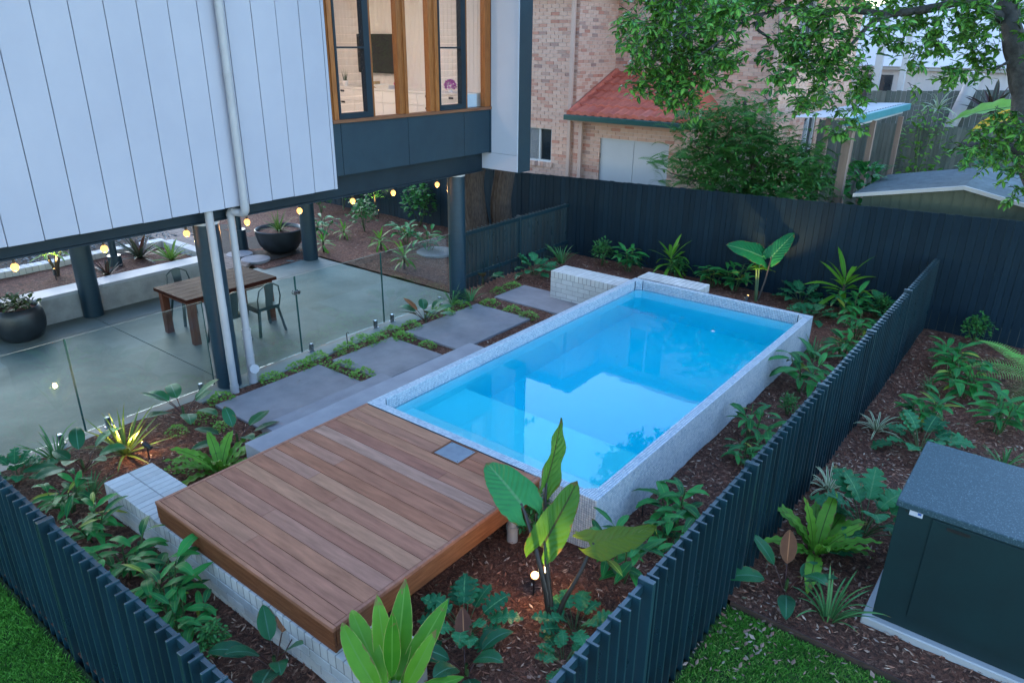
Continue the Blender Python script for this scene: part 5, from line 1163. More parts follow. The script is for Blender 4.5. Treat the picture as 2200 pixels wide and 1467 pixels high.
for i, (kind, x, y, z, h, r, lab) in enumerate(PLANTS):
    rg = random.Random(1000 + i); z = ground_z(x, y) - .005
    if x < -3 and y > 4.9: h *= 1.3
    if x > 3.0 and kind in ('ginger', 'xanadu') and y > -.5: h *= 1.18
    e = empty(NAMES[kind], (x, y, z), radians(r)); tag(e, lab, CATS[kind], GRP.get(kind))
    if kind == 'ginger': plant_ginger(e, h, rg)
    elif kind == 'philo': plant_philo(e, h, rg, 'red' in lab or 'orange' in lab)
    elif kind == 'xanadu': plant_xanadu(e, h, rg)
    elif kind == 'birdnest': plant_birdnest(e, h, rg)
    elif kind == 'cordy': plant_cordy(e, h, rg)
    elif kind == 'strappy': plant_strappy(e, h, rg)
    elif kind == 'yucca': plant_leaves(e, h, rg, 'yucca', 26, .2, 1.45)
    elif kind == 'spider': plant_leaves(e, h, rg, 'spider', 20, .35, 1.3)
    elif kind == 'cover':
        o = put('foliage', rg.choice(COVERS), e, (0, 0, 0), (0, 0, 0), (h * 1.05, h * 1.05, h * .95)); o['kind'] = 'stuff'
    elif kind == 'shrublet':
        o = put('foliage', rg.choice(SHRUBS), e, (0, 0, 0), (0, 0, 0), (h, h, h)); o['kind'] = 'stuff'
        for k in range(4): put('stem', CANE, e, (0, 0, -.03), (rg.uniform(-.35, .35), rg.uniform(-.35, .35), 0), (1, 1, h * .8))
    elif kind == 'treefern':
        for k in range(11): put('frond', FROND[k % 2], e, (0, 0, .32), (rg.uniform(-.2, .2), -rg.uniform(.15, .6), 2 * pi * k / 11 + .3), (h, h, h))
        put('trunk', TRUNKLET, e, (0, 0, -.1), (0, 0, 0), (2.6, 2.6, .5))

# hand-set big leaves
def set_leaf(par, me, P, Q, nrm, wid=1.0, name='leaf', ln=None):
    P, Q, nrm = Vector(P), Vector(Q), Vector(nrm); d = (Q - P); L_ = d.length if ln is None else ln; d.normalize()
    yv = nrm.cross(d).normalized(); zv = d.cross(yv).normalized(); o = wloc(par)
    ob = bpy.data.objects.new(name, me); COL.objects.link(ob); ob.parent = par
    R_ = Matrix(((d.x, yv.x, zv.x), (d.y, yv.y, zv.y), (d.z, yv.z, zv.z)))
    ob.matrix_local = Matrix.Translation(P - o) @ R_.to_4x4() @ Matrix.Diagonal((L_, L_ * wid, L_, 1))
    return ob
def stalk(par, pts, r0, r1, mat, name='stalk'):
    n = len(pts); q = MB(); q.tube(pts, [r0 + (r1 - r0) * i / (n - 1) for i in range(n)], 9); return auto_smooth(q.build(name, mat, par))
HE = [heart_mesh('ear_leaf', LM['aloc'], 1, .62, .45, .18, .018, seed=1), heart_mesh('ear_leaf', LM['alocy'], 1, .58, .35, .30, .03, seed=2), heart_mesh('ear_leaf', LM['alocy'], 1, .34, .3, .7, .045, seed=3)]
ea = empty('elephant_ear_plant', (3.20, -0.95, -.56)); tag(ea, 'tall elephant ear plant with big ribbed leaves beside deck and pool corner', 'elephant ear')
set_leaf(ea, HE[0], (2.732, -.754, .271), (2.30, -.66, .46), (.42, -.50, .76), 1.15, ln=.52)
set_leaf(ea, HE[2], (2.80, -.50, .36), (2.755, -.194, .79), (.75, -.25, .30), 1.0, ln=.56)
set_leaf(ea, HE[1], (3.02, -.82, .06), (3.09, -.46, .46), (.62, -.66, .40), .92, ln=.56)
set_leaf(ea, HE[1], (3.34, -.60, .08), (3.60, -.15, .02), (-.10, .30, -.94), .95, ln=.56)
bx0 = (3.20, -.95, -.60)
stalk(ea, [bx0, (3.13, -.93, -.30), (2.97, -.86, .0), (2.80, -.78, .20), (2.735, -.756, .268)], .030, .011, M['stemd'])
stalk(ea, [(3.20, -.94, -.60), (3.10, -.86, -.25), (2.95, -.72, .02), (2.85, -.58, .25), (2.80, -.50, .36)], .026, .010, M['stemd'])
stalk(ea, [(3.22, -.95, -.60), (3.16, -.92, -.32), (3.07, -.86, -.10), (3.02, -.82, .06)], .026, .010, M['stemd'])
stalk(ea, [(3.22, -.96, -.60), (3.28, -.90, -.32), (3.34, -.76, -.08), (3.34, -.60, .08)], .026, .010, M['stemd'])
eb2 = empty('elephant_ear_plant', (1.53, 7.86, -.58)); tag(eb2, 'elephant ear plant with two big leaves before the back fence, lit gold below', 'elephant ear')
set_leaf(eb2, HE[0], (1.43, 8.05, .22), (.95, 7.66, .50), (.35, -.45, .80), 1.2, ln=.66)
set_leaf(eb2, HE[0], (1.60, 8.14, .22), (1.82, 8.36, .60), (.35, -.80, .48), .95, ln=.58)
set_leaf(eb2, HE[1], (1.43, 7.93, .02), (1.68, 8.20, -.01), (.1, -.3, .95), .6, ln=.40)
stalk(eb2, [(1.53, 7.86, -.62), (1.50, 7.90, -.2), (1.43, 8.05, .22)], .022, .009, M['stemg']); stalk(eb2, [(1.54, 7.87, -.62), (1.60, 7.98, -.2), (1.60, 8.14, .22)], .022, .009, M['stemd']); stalk(eb2, [(1.53, 7.85, -.62), (1.48, 7.88, -.25), (1.43, 7.93, .02)], .026, .012, M['stemg'])
CL = [leaf_mesh('broad_cordyline_leaf', LM['cordy'], 'lance', 1, .25, .18 + .25 * i, .28, .012, 2, 12, pet=.0, cross=4, seed=20 + i) for i in range(3)]
CLD = leaf_mesh('broad_cordyline_leaf', LM['cordy'], 'lance', 1, .24, 1.5, .28, .012, 2, 14, pet=.0, cross=4, seed=25)
fc = empty('cordyline', (2.80, -2.30, -.58)); tag(fc, 'bright green broad-leaved cordyline in front of the deck\'s near corner', 'cordyline', GRP['cordy'])
up = (.60, -.68, .40)
for (P, Q, nn, i) in (((2.853, -2.30, -.32), (2.669, -1.99, .29), (.58, -.70, .42), 0), ((2.837, -2.336, -.25), (2.639, -2.217, .29), (.72, -.55, .40), 0), ((2.894, -2.353, -.16), (2.857, -2.287, .305), (.60, -.72, .34), 0), ((2.879, -2.264, -.30), (2.955, -1.886, .194), (.40, -.75, .50), 1), ((2.945, -2.301, -.29), (3.058, -2.112, .131), (.50, -.75, .42), 1), ((2.97, -2.277, -.34), (3.22, -2.02, -.19), (.2, -.4, .88), 1)): set_leaf(fc, CL[i], P, Q, nn)
set_leaf(fc, CLD, (2.87, -2.388, -.27), (2.56, -2.40, .30), (.55, -.45, .70), ln=.66); set_leaf(fc, CLD, (2.87, -2.431, -.27), (2.60, -2.55, .26), (.55, -.55, .62), ln=.60)
stalk(fc, [(2.80, -2.30, -.62), (2.83, -2.31, -.45), (2.88, -2.32, -.25)], .035, .028, M['stemg'], 'trunk')

# planters and raised bed planting
def clump(name, lab, cat, x, y, z, h, kind, n, p0, p1, seed, grp=None):
    e = empty(name, (x, y, z)); tag(e, lab, cat, grp); plant_leaves(e, h, random.Random(seed), kind, n, p0, p1); return e
clump('sword_plant', 'spiky green plant standing in the large bowl planter', 'sword plant', -7.98, 4.52, -.16, .50, 'yucca', 24, .35, 1.45, 5)
clump('bromeliad', 'large dark red bromeliad in the raised bed behind the patio', 'bromeliad', -8.46, 1.66, -.24, .58, 'brom', 22, .15, 1.3, 6)
clump('bromeliad', 'bright green bromeliad at the end of the raised bed', 'bromeliad', -7.87, 1.98, -.24, .48, 'bromg', 20, .25, 1.4, 7)
clump('bromeliad', 'small reddish bromeliad half behind the patio column', 'bromeliad', -7.75, .72, -.24, .36, 'brom', 16, .3, 1.3, 8)
e = empty('potted_creeper', (-6.75, -1.10, -.16)); tag(e, 'trailing leafy plant spilling over the round black pot', 'potted plant')
rg = random.Random(15); sp_ = [(SMALL, lmx((rg.gauss(0, .13), rg.gauss(0, .13), rg.uniform(0, .22)), rg.uniform(0, 6.3), rg.uniform(-.3, .9), rg.uniform(-.5, .5), rg.uniform(.07, .13))) for _ in range(170)]
o = put('foliage', joined(None, sp_, leafmat('dark_creeper_leaf', (.016, .034, .014), (.045, .075, .024), vstr=0, rough=.55)), e); o['kind'] = 'stuff'
def lit_stems(lab, x, y, z, h):
    e = empty('frangipani_stem_plant', (x, y, z)); tag(e, lab, 'small palm'); rg = random.Random(3)
    for k in range(5):
        a = 2 * pi * k / 5; p = (x + .16 * cos(a), y + .16 * sin(a), z + h * (.7 + .2 * (k % 2))); stalk(e, [(x, y, z - .05), (x + .05 * cos(a), y + .05 * sin(a), z + h * .35), p], .028, .014, M['stemt'], 'cane')
        for j in range(6): leafobj(e, 'cordy', rg, Vector(p) - wloc(e), a + j * 1.05, .2 + .1 * j, .30)
lit_stems('multi-stemmed young palm lit from below in the raised bed', -8.40, .14, -.24, .62)
e = empty('sapling', (-8.98, 8.20, -.60)); tag(e, 'slender sapling lit warm from below against the dark fence', 'sapling')
stalk(e, [(-8.98, 8.20, -.65), (-8.97, 8.2, 0), (-9.0, 8.18, .5), (-8.97, 8.2, .95)], .022, .010, M['stemt'], 'trunk')
rg = random.Random(14); sp_ = [(SMALL, lmx((rg.gauss(0, .16), rg.gauss(0, .16), rg.uniform(.45, 1.55)), rg.uniform(0, 6.3), rg.uniform(-.5, .8), 0, rg.uniform(.06, .12))) for _ in range(260)]
o = put('crown', joined(None, sp_, LM['shrub']), e); o['kind'] = 'stuff'
# two round stepping stones by the patio corner
for (lab, x, y, r) in (('round grey stepping stone touching the patio\'s far corner', -7.75, 3.72, .30), ('round grey stepping stone beyond the first, half under the bowl planter', -8.35, 3.72, .28), ('pale round stepping stone in the rear garden seen through the last glass panel', -5.25, 6.6, .42)):
    q = MB(); q.lathe((x, y, -.62), [(r, 0), (r, .05), (r - .012, .06), (.001, .06)], 28); tag(q.build('stepping_stone', M['paver']), lab, 'stepping stone', 'round stepping stones')

# ------------------------------------------------------------------ neighbour's brick house
BH = empty('brick_house', (-5.0, 12.5, -.9)); tag(BH, 'two-storey salmon brick house beyond the back fence', 'house'); bo = wloc(BH)
RB = []          # every brick: (centre, axis)
def brick_wall(axis, pos, a0, a1, z0, z1, sg, holes=(), off=0.0):
    """axis 'x': wall along X at y=pos facing sg (-1 toward -Y); axis 'y': wall along Y at x=pos facing sg"""
    r = 0; z = z0
    while z < z1 - .04:
        a = a0 - (0.12 if r % 2 else 0) + off
        while a < a1:
            l0, l1 = max(a, a0), min(a + .23, a1); c = (l0 + l1) / 2
            segs = [(l0, l1)]
            for h in holes:
                if h[2] < z + .04 < h[3]: segs = [g for (p, q) in segs for g in ((p, min(q, h[0])), (max(p, h[1]), q)) if g[1] - g[0] > .03]
            for (p, q) in segs:
                if q - p > .03: RB.append((axis, pos, sg, (p + q) / 2, z + .038, q - p))
            a += .24
        z += .086; r += 1
    q = MB()
    # backing in strips around the openings
    hs = sorted(holes); cur = a0
    def strip(u0, u1, w0, w1):
        if u1 - u0 < .001 or w1 - w0 < .001: return
        d0, d1 = sorted((pos + sg * -.005, pos - sg * .20))
        if axis == 'x': q.box(u0, u1, d0, d1, w0, w1)
        else: q.box(d0, d1, u0, u1, w0, w1)
    for h in hs:
        strip(cur, h[0], z0, z1); strip(h[0], h[1], z0, h[2]); strip(h[0], h[1], h[3], z1); cur = h[1]
    strip(cur, a1, z0, z1)
    return q.build('wall', M['rmortar'], BH)
YA, XA, YB, XB = 11.2, -4.72, 13.0, -0.35
brick_wall('x', YA, -9.5, XA, -.9, 5.0, -1, holes=[(-6.22, -5.42, .84, 1.70)])
brick_wall('y', XA, YA + .002, YB, 1.9, 5.0, 1)
brick_wall('x', YB, XA, XB, 1.6, 5.0, -1, holes=[(-3.75, -2.6, 3.55, 4.9)])
brick_wall('y', XB, YB + .002, 19.0, -.9, 5.0, 1, holes=[(13.75, 14.85, 3.3, 4.9), (15.2, 16.2, .2, 2.0)])
brick_wall('x', YA - .05, XA + .02, -1.75, -.9, 1.95, -1, holes=[(-3.93, -2.07, -.9, 1.60)])
brick_wall('y', -1.75, YA - .05, YB, -.9, 1.95, 1)
RB.sort(key=lambda b: 0 if (b[0] == 'x' and abs(b[1] - (YA - .05)) < .06 and b[4] > .55 and b[3] > -6.3 and b[5] > .2) else 1)
bmx = {}
jb = MB(); rg = random.Random(77)
for i, (ax, pos, sg, c, z, l) in enumerate(RB):
    d = .012 + rg.uniform(-.002, .002)
    if i < 300:
        key = (ax, sg, round(l, 2))
        if key not in bmx:
            q = MB(); q.box(-l / 2, l / 2, 0, .03, -.038, .038, bev=.003) if ax == 'x' else q.box(-.03, 0, -l / 2, l / 2, -.038, .038, bev=.003); bmx[key] = q.mesh('brick', M['rbrick'])
        p = Vector((c, pos - d, z)) if ax == 'x' else Vector((pos + d, c, z)); put('brick', bmx[key], BH, p - bo)
    else:
        jb.cur = rg.random()
        if ax == 'x': jb.box(c - l / 2, c + l / 2, pos - d, pos + .02, z - .038, z + .038, skip='n')
        else: jb.box(pos - .02, pos + d, c - l / 2, c + l / 2, z - .038, z + .038, skip='w')
jb.build('brickwork', M['rbrick'], BH, kind='stuff')
def bp(nm, mt, *a, bev=0.0, par=None): q = MB(); q.box(*a, bev=bev); return q.build(nm, mt, par or BH)
def win(x0, x1, z0, z1, y, screen):
    w = bp('window', M['winglass'], x0, x1, y + .09, y + .10, z0, z1)
    for a in ((x0, x0 + .04, z0, z1), (x1 - .04, x1, z0, z1), (x0 + .041, x1 - .041, z0, z0 + .04), (x0 + .041, x1 - .041, z1 - .04, z1), ((x0 + x1) / 2 - .03, (x0 + x1) / 2 + .02, z0 + .041, z1 - .041)): bp('frame', M['alu'], a[0], a[1], y + .03, y + .085, a[2], a[3], par=w)
    if screen:
        q = MB(); s0, s1 = x0 + .04, (x0 + x1) / 2 - .03; n = 16; st = .055
        def seg(p0, p1): q.tube([p0, p1], .0045, 4, caps=False)
        for k in range(-20, 40):
            for sgn in (1, -1):
                # diagonal line z = z0 + k*st +- (x - s0)*1.35
                u0, u1 = s0, s1; za = z0 + k * st; zb = za + sgn * (s1 - s0) * 1.35
                lo, hi = z0 + .04, z1 - .04
                def xat(zv): return s0 + (zv - za) / (sgn * 1.35)
                P = [(s0, za), (s1, zb)]
                if max(za, zb) < lo or min(za, zb) > hi: continue
                Q = []
                for (xx, zz) in P:
                    if zz < lo: xx, zz = xat(lo), lo
                    if zz > hi: xx, zz = xat(hi), hi
                    Q.append((xx, y + .025, zz))
                seg(Q[0], Q[1])
        q.build('security_screen', M['alu'], w, kind='stuff')
    return w
win(-6.22, -5.42, .84, 1.70, YA, True); win(-3.75, -2.6, 3.55, 4.9, YB, False)
for i in range(10): bp('sill_brick', M['rbrick'], -6.28 + i * .092, -6.28 + i * .092 + .082, YA - .05, YA + .05, .715, .835, bev=.003)
for i in range(14): bp('sill_brick', M['rbrick'], -3.82 + i * .092, -3.82 + i * .092 + .082, YB - .05, YB + .05, 3.42, 3.54, bev=.003)
# windows in the side wall
for (y0, y1, z0, z1) in ((13.75, 14.85, 3.3, 4.9), (15.2, 16.2, .2, 2.0)):
    w = bp('window', M['winglass'], XB - .10, XB - .09, y0, y1, z0, z1)
    for a in ((y0, y0 + .05, z0, z1), (y1 - .05, y1, z0, z1), ((y0 + y1) / 2 - .03, (y0 + y1) / 2 + .03, z0, z1)): bp('frame', M['alu'], XB - .085, XB - .03, *a, par=w)
    q = MB()
    for k in range(22):
        za = z0 + .06 + k * (z1 - z0 - .1) / 22
        for s in (1, -1): q.tube([(XB - .02, y0 + .05, za), (XB - .02, (y0 + y1) / 2 - .03, min(z1, max(z0, za + s * .35)))], .0045, 4, caps=False)
    q.build('security_screen', M['alu'], w, kind='stuff')
    bp('sill', M['rbrick'], XB - .02, XB + .06, y0 - .05, y1 + .05, z0 - .10, z0 - .005)
# doors
dr = bp('door', M['farwhite'], -3.93, -3.005, YA - .02, YA + .01, -.9, 1.57, bev=.004); bp('door', M['farwhite'], -2.995, -2.07, YA - .02, YA + .01, -.9, 1.57, bev=.004)
bp('door_frame', M['alu'], -3.97, -2.03, YA - .045, YA + .0, 1.571, 1.61); bp('hinge', M['black'], -3.935, -3.92, YA - .028, YA - .0205, 1.1, 1.22)
# lean-to roof with tile courses
gx0, gx1, gy, gz, ry, rz_ = XA - .02, -1.45, YA - .38, 2.10, YB - .02, 3.02
bp('gutter', M['gutter'], gx0 - .02, gx1 + .02, gy - .11, gy + .01, gz - .11, gz + .01, bev=.012); bp('eave_lining', M['dpipe'], gx0, gx1, gy + .011, YA - .052, gz - .14, gz - .11)
bp('fascia', M['dpipe'], gx0 + .1, gx1 - .1, YA - .07, YA - .052, 1.90, 1.958)
nrow = 6; ncol = 15; rg = random.Random(91)
slope = (rz_ - gz) / (ry - gy); ex_r = gx1 - gx0
for r in range(nrow):
    y0 = gy + (ry - gy) * r / nrow; y1 = gy + (ry - gy) * (r + 1) / nrow + .05
    xr = gx1 - (gx1 - (-2.35)) * (r + .5) / nrow         # hip on the right
    wd = .22; c = 0; x = gx0
    while x < xr - .05:
        q = MB(); nn = 6; vs = []; x1 = min(x + wd, xr)
        for j in range(nn + 1):
            u = j / nn; xx = x + (x1 - x) * u; hh = .034 * (0.5 - 0.5 * cos(2 * pi * u)) + .03
            for (yy, dz) in ((y0, .050), (y1, 0)): vs.append((xx, yy, gz + (yy - gy) * slope + hh + dz))
        fs = [(2 * j, 2 * j + 2, 2 * j + 3, 2 * j + 1) for j in range(nn)]
        k = len(vs); lip = [(v[0], v[1], v[2] - .085) for v in vs[0::2]]; vs += lip
        fs += [(k + j, k + j + 1, 2 * j + 2, 2 * j) for j in range(nn)]
        q.add(vs, fs); t_ = q.build('roof_tile', M['rooftile'], BH); x += wd; c += 1
q = MB(); q.add([(gx0 + .02, gy + .02, gz - .01), (gx1 - .02, gy + .02, gz - .01), (-2.38, ry, rz_ - .01), (gx0 + .02, ry, rz_ - .01), (gx1 - .02, YB, gz - .01)], [(0, 1, 2, 3), (1, 4, 2)]); q.build('roof_deck', M['rooftile'], BH)
q = MB(); q.tube([(gx0 + .09, gy, gz + .05), (gx0 + .09, ry, rz_ + .05)], .075, 10); q.build('edge_cap', M['rooftile'], BH); q = MB(); q.tube([(gx1, gy, gz + .04), (-2.35, ry, rz_ + .05)], .07, 10); q.build('hip_cap', M['rooftile'], BH)
# mortar apron flashing beside the roof
# downpipes
for (nm, x, y, z0, z1) in (('downpipe', XA - .12, YA - .07, -.9, 5.0), ('downpipe', XA + .26, YA - .12, -.9, 1.98), ('downpipe', XB - .15, YB - .07, 1.6, 5.0)): bp(nm, M['dpipe'], x - .05, x + .05, y - .04, y + .04, z0, z1, bev=.01)
# main roof out of frame, seen only in the water
q = MB(); E_ = 5.0
q.add([(-10, YA - .5, E_), (XA + .5, YA - .5, E_), (XA + .5, 17, E_), (-10, 17, E_), (-7.5, YA + 2.3, E_ + 1.35), (-7.5, 16, E_ + 1.35)], [(0, 1, 4), (1, 2, 5, 4), (2, 3, 5), (3, 0, 4, 5), (3, 2, 1, 0)])
q.build('roof', M['rooftile'], BH)
q = MB(); q.add([(-6.2, YB - .5, E_ + .01), (XB + .5, YB - .5, E_ + .01), (XB + .5, 19.5, E_ + .01), (-6.2, 19.5, E_ + .01), (-3.2, YB + 2.4, E_ + 1.7), (-3.2, 17, E_ + 1.7)], [(0, 1, 4), (1, 2, 5, 4), (2, 3, 5), (3, 0, 4, 5), (3, 2, 1, 0)]); q.build('roof', M['rooftile'], BH)
bp('inner_core', M['rmortar'], -9.4, XA - .25, YA + .25, 18.5, -.9, 4.99); bp('inner_core', M['rmortar'], XA - .24, XB - .25, YB + .25, 18.6, -.9, 4.98)

# ------------------------------------------------------------------ sheds, pergola and far houses on the right
SH = empty('garden_shed', (4.15, 10.8, -.7)); tag(SH, 'olive steel garden shed with grey corrugated roof behind the back fence', 'shed')
def shp(nm, mt, *a): q = MB(); q.box(*a); return q.build(nm, mt, SH)
x = 2.6
while x < 5.7:
    zt = 1.22 + .30 * (1 - abs(x + .075 - 4.15) / 1.55); shp('wall_sheet', M['shed'], x, x + .143, 9.62, 9.64, -.7, zt); shp('rib', M['shed'], x + .143, x + .157, 9.605, 9.64, -.7, zt); x += .157
shp('side_wall', M['shed'], 2.6, 2.62, 9.641, 12.0, -.7, 1.22)
for s in (-1, 1):
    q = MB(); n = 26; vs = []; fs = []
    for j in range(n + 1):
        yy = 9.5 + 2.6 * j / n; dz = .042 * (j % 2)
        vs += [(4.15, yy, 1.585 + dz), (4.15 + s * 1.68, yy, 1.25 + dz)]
    q.add(vs, [(2 * j, 2 * j + 1, 2 * j + 3, 2 * j + 2) for j in range(n)]); q.r = [.5 * (j % 2) for j in range(n)]; q.build('roof_sheet', M['zinc'], SH)  # alternate faces coloured darker: rib shading put into the colour
    q = MB(); q.add([(4.15, 9.49, 1.60), (4.15 + s * 1.70, 9.49, 1.262), (4.15 + s * 1.70, 9.49, 1.20), (4.15, 9.49, 1.535), (4.15, 9.53, 1.60), (4.15 + s * 1.70, 9.53, 1.262), (4.15 + s * 1.70, 9.53, 1.20), (4.15, 9.53, 1.535)], [(0, 1, 2, 3), (4, 7, 6, 5), (0, 4, 5, 1), (3, 2, 6, 7)]); q.build('barge_trim', M['alu'], SH)
PG = empty('pergola', (1.2, 12.5, -.7)); tag(PG, 'open lean-to with pinkish timber posts, white roof and teal gutter', 'pergola')
def pgp(nm, mt, *a): q = MB(); q.box(*a); return q.build(nm, mt, PG)
for (x, y, w, zt) in ((1.95, 10.5, .075, 2.36), (1.95, 12.3, .05, 2.30), (1.95, 14.9, .05, 2.22), (1.05, 12.3, .045, 2.30), (1.05, 14.5, .045, 2.25)): pgp('post', M['pinkpost'], x - w, x + w, y - w, y + w, -.7, zt)
pgp('gutter', M['teal'], 1.93, 2.05, 10.1, 15.2, 2.36, 2.50); pgp('beam', M['farwhite'], 1.88, 1.928, 10.2, 15.1, 2.28, 2.44)
q = MB(); vs = []; n = 44
for j in range(n + 1): yy = 10.1 + 5.1 * j / n; vs += [(1.93, yy, 2.50 + .015 * (j % 2)), (.95, yy, 2.45 + .015 * (j % 2))]
q.add(vs, [(2 * j, 2 * j + 1, 2 * j + 3, 2 * j + 2) for j in range(n)]); q.build('roof_sheet', M['farwhite'], PG)
OF = empty('old_paling_fence', (4, 16.5, -.7)); tag(OF, 'weathered grey-green paling fence across the neighbouring yard', 'fence'); rg = random.Random(6); x = -.35; me = None
while x < 8.5:
    if me is None: q = MB(); q.box(-.048, .048, -.01, .01, -2.6, 0); me = q.mesh('paling', M['oldpaling'])
    put('paling', me, OF, (x - 4, rg.uniform(-.01, .01), 2.6 + .03 * x / 8 * 8 * .35 - .0 + rg.uniform(-.015, .015))); x += .1015
UF = empty('upper_paling_fence', (5, 18.6, -.7)); tag(UF, 'higher pale grey-green fence standing behind the weathered paling fence', 'fence'); x = .3; me = None
while x < 9.5:
    if me is None: q = MB(); q.box(-.06, .06, -.01, .01, -2.4, 0); me = q.mesh('paling', M['oldpaling'])
    put('paling', me, UF, (x - 5, 0, 3.28 + .05 * (x - .5) + rg.uniform(-.012, .012))); x += .127
WH = empty('white_house', (3.5, 24, -.7)); tag(WH, 'distant white gabled house beyond the paling fences', 'house')
def whp(nm, mt, *a): q = MB(); q.box(*a); return q.build(nm, mt, WH)
whp('wall', M['farpink'], -4, 9.5, 22.2, 30, -.7, 3.06)
for i in range(60): whp('batten', M['farpink'], -1.2 + i * .18, -1.2 + i * .18 + .03, 22.18, 22.199, 1.8, 3.05)
whp('eave_board', M['farwhite'], -4.2, 9.7, 22.0, 22.2, 3.06, 3.16)
q = MB(); q.add([(-4.3, 21.9, 3.16), (9.8, 21.9, 3.16), (9.8, 31, 3.16), (-4.3, 31, 3.16), (-.6, 25, 5.4), (3.2, 25, 5.4)], [(0, 1, 5, 4), (1, 2, 5), (2, 3, 4, 5), (3, 0, 4)]); q.build('roof', M['farwhite'], WH)
q = MB(); q.add([(-1.6, 21.6, 2.2), (-1.2, 21.6, 2.2), (-1.2, 22, 4.8), (-1.6, 22, 4.8)], [(0, 1, 2, 3)]); q.build('corner_panel', M['farwhite'], WH)
w = whp('window', M['winglass'], -.9, .1, 22.16, 22.179, 3.3 - 1.6, 2.9); whp('corner_post', M['farwhite'], -.3, -.1, 21.2, 21.4, -.7, 4.9); whp('corner_post', M['farwhite'], .45, .6, 21.2, 21.4, -.7, 4.9)
wp = empty('leaning_white_post', (2.5, 19.0, 1.5)); tag(wp, 'thick white pipe leaning against the upper fence', 'pipe'); q = MB(); q.tube([(2.38, 18.3, 1.2), (2.85, 18.3, 3.1)], [.15, .17], 12); auto_smooth(q.build('pipe', M['farwhite'], wp)); q = MB(); q.tube([(2.83, 18.3, 3.0), (2.86, 18.3, 3.14)], .19, 12); auto_smooth(q.build('collar', M['farwhite'], wp))
TH = empty('tan_house', (8, 30, -.7)); tag(TH, 'distant tan weatherboard house at the upper right', 'house')
for i in range(14): q = MB(); q.add([(2.0, 28.0, 3.0 + i * .24), (14, 28.0, 3.0 + i * .24), (14, 28.03, 3.235 + i * .24), (2.0, 28.03, 3.235 + i * .24)], [(0, 1, 2, 3)]); q.build('weatherboard', M['fartan'], TH)
q = MB(); q.box(2.0, 14, 28.04, 34, -.7, 6.4); q.build('wall', M['fartan'], TH); q = MB(); q.box(1.7, 14.4, 27.6, 34.4, 6.4, 6.6); q.build('roof', M['farwhite'], TH); q = MB(); q.box(3.0, 6.2, 27.9, 27.99, 3.9, 4.3); q.build('verandah_beam', M['farwhite'], TH); q = MB(); q.box(4.0, 5.2, 27.95, 27.99, 4.5, 5.8); w = q.build('window', M['winglass'], TH); q = MB(); q.box(3.92, 3.999, 27.93, 27.99, 4.45, 5.85); q.build('frame', M['farwhite'], w)

# ------------------------------------------------------------------ trees
LM['tree'] = leafmat('tree_leaf', (0.010, 0.080, 0.020), (0.105, 0.260, 0.036), veins=7, vstr=.12, rough=.32, trans=.25)
LM['feather'] = leafmat('feathery_leaf', (0.008, 0.070, 0.018), (0.050, 0.160, 0.032), veins=3, vstr=0, rough=.5, trans=.25)
TL = [leaf_mesh('tree_leaf', LM['tree'], 'oval', 1, .46, .5, .25, 0, 1, 4, cross=1, seed=1), leaf_mesh('tree_leaf', LM['tree'], 'oval', 1, .40, .9, .3, 0, 1, 4, cross=1, seed=2)]
def tree_limbs(par, limbs, mat):
    for k, (pts, r0, r1) in enumerate(limbs):
        # smooth the polyline
        P = [Vector(p) for p in pts]; Q = []
        for i in range(len(P) - 1):
            a, b, c, d = P[max(i - 1, 0)], P[i], P[i + 1], P[min(i + 2, len(P) - 1)]
            for j in range(5):
                t = j / 5; Q.append(.5 * ((2 * b) + (c - a) * t + (2 * a - 5 * b + 4 * c - d) * t * t + (3 * b - a - 3 * c + d) * t ** 3))
        Q.append(P[-1]); n = len(Q); q = MB(); rg = random.Random(k)
        q.tube(Q, [(r0 + (r1 - r0) * i / (n - 1)) * (1 + .10 * rg.uniform(-1, 1)) for i in range(n)], 10); auto_smooth(q.build('trunk' if k == 0 else 'branch', mat, par))
def leafy(clusters, dens, size, rg, twigs):
    sp_ = []
    for (x, y, z, r) in clusters:
        n = int(dens * r * r * (1.45 if x < 1.6 else 1.05)) + 6
        for s in range(max(2, n // 9)):
            a, b = rg.uniform(0, 2 * pi), rg.uniform(-1.2, 1.3); rr = r * rg.random() ** .45
            c = Vector((x + rr * cos(a) * cos(b), y + rr * sin(a) * cos(b), z + rr * sin(b) * .85)); d = Vector((rg.uniform(-1, 1), rg.uniform(-1, 1), rg.uniform(-.9, .3))).normalized() * rg.uniform(.12, .26)
            twigs.append((c - d * .6, c + d))
            for k in range(9):
                p = c + d * (k / 8 - .1); az = rg.uniform(0, 2 * pi); sp_.append((TL[k % 2], lmx(p, az, rg.uniform(-.9, .5), rg.uniform(-.6, .6), size * rg.uniform(.7, 1.25))))
    return sp_
GT = empty('shade_tree', (5.95, 8.95, -.6)); tag(GT, 'large glossy-leaved tree whose branches overhang from the upper right', 'tree')
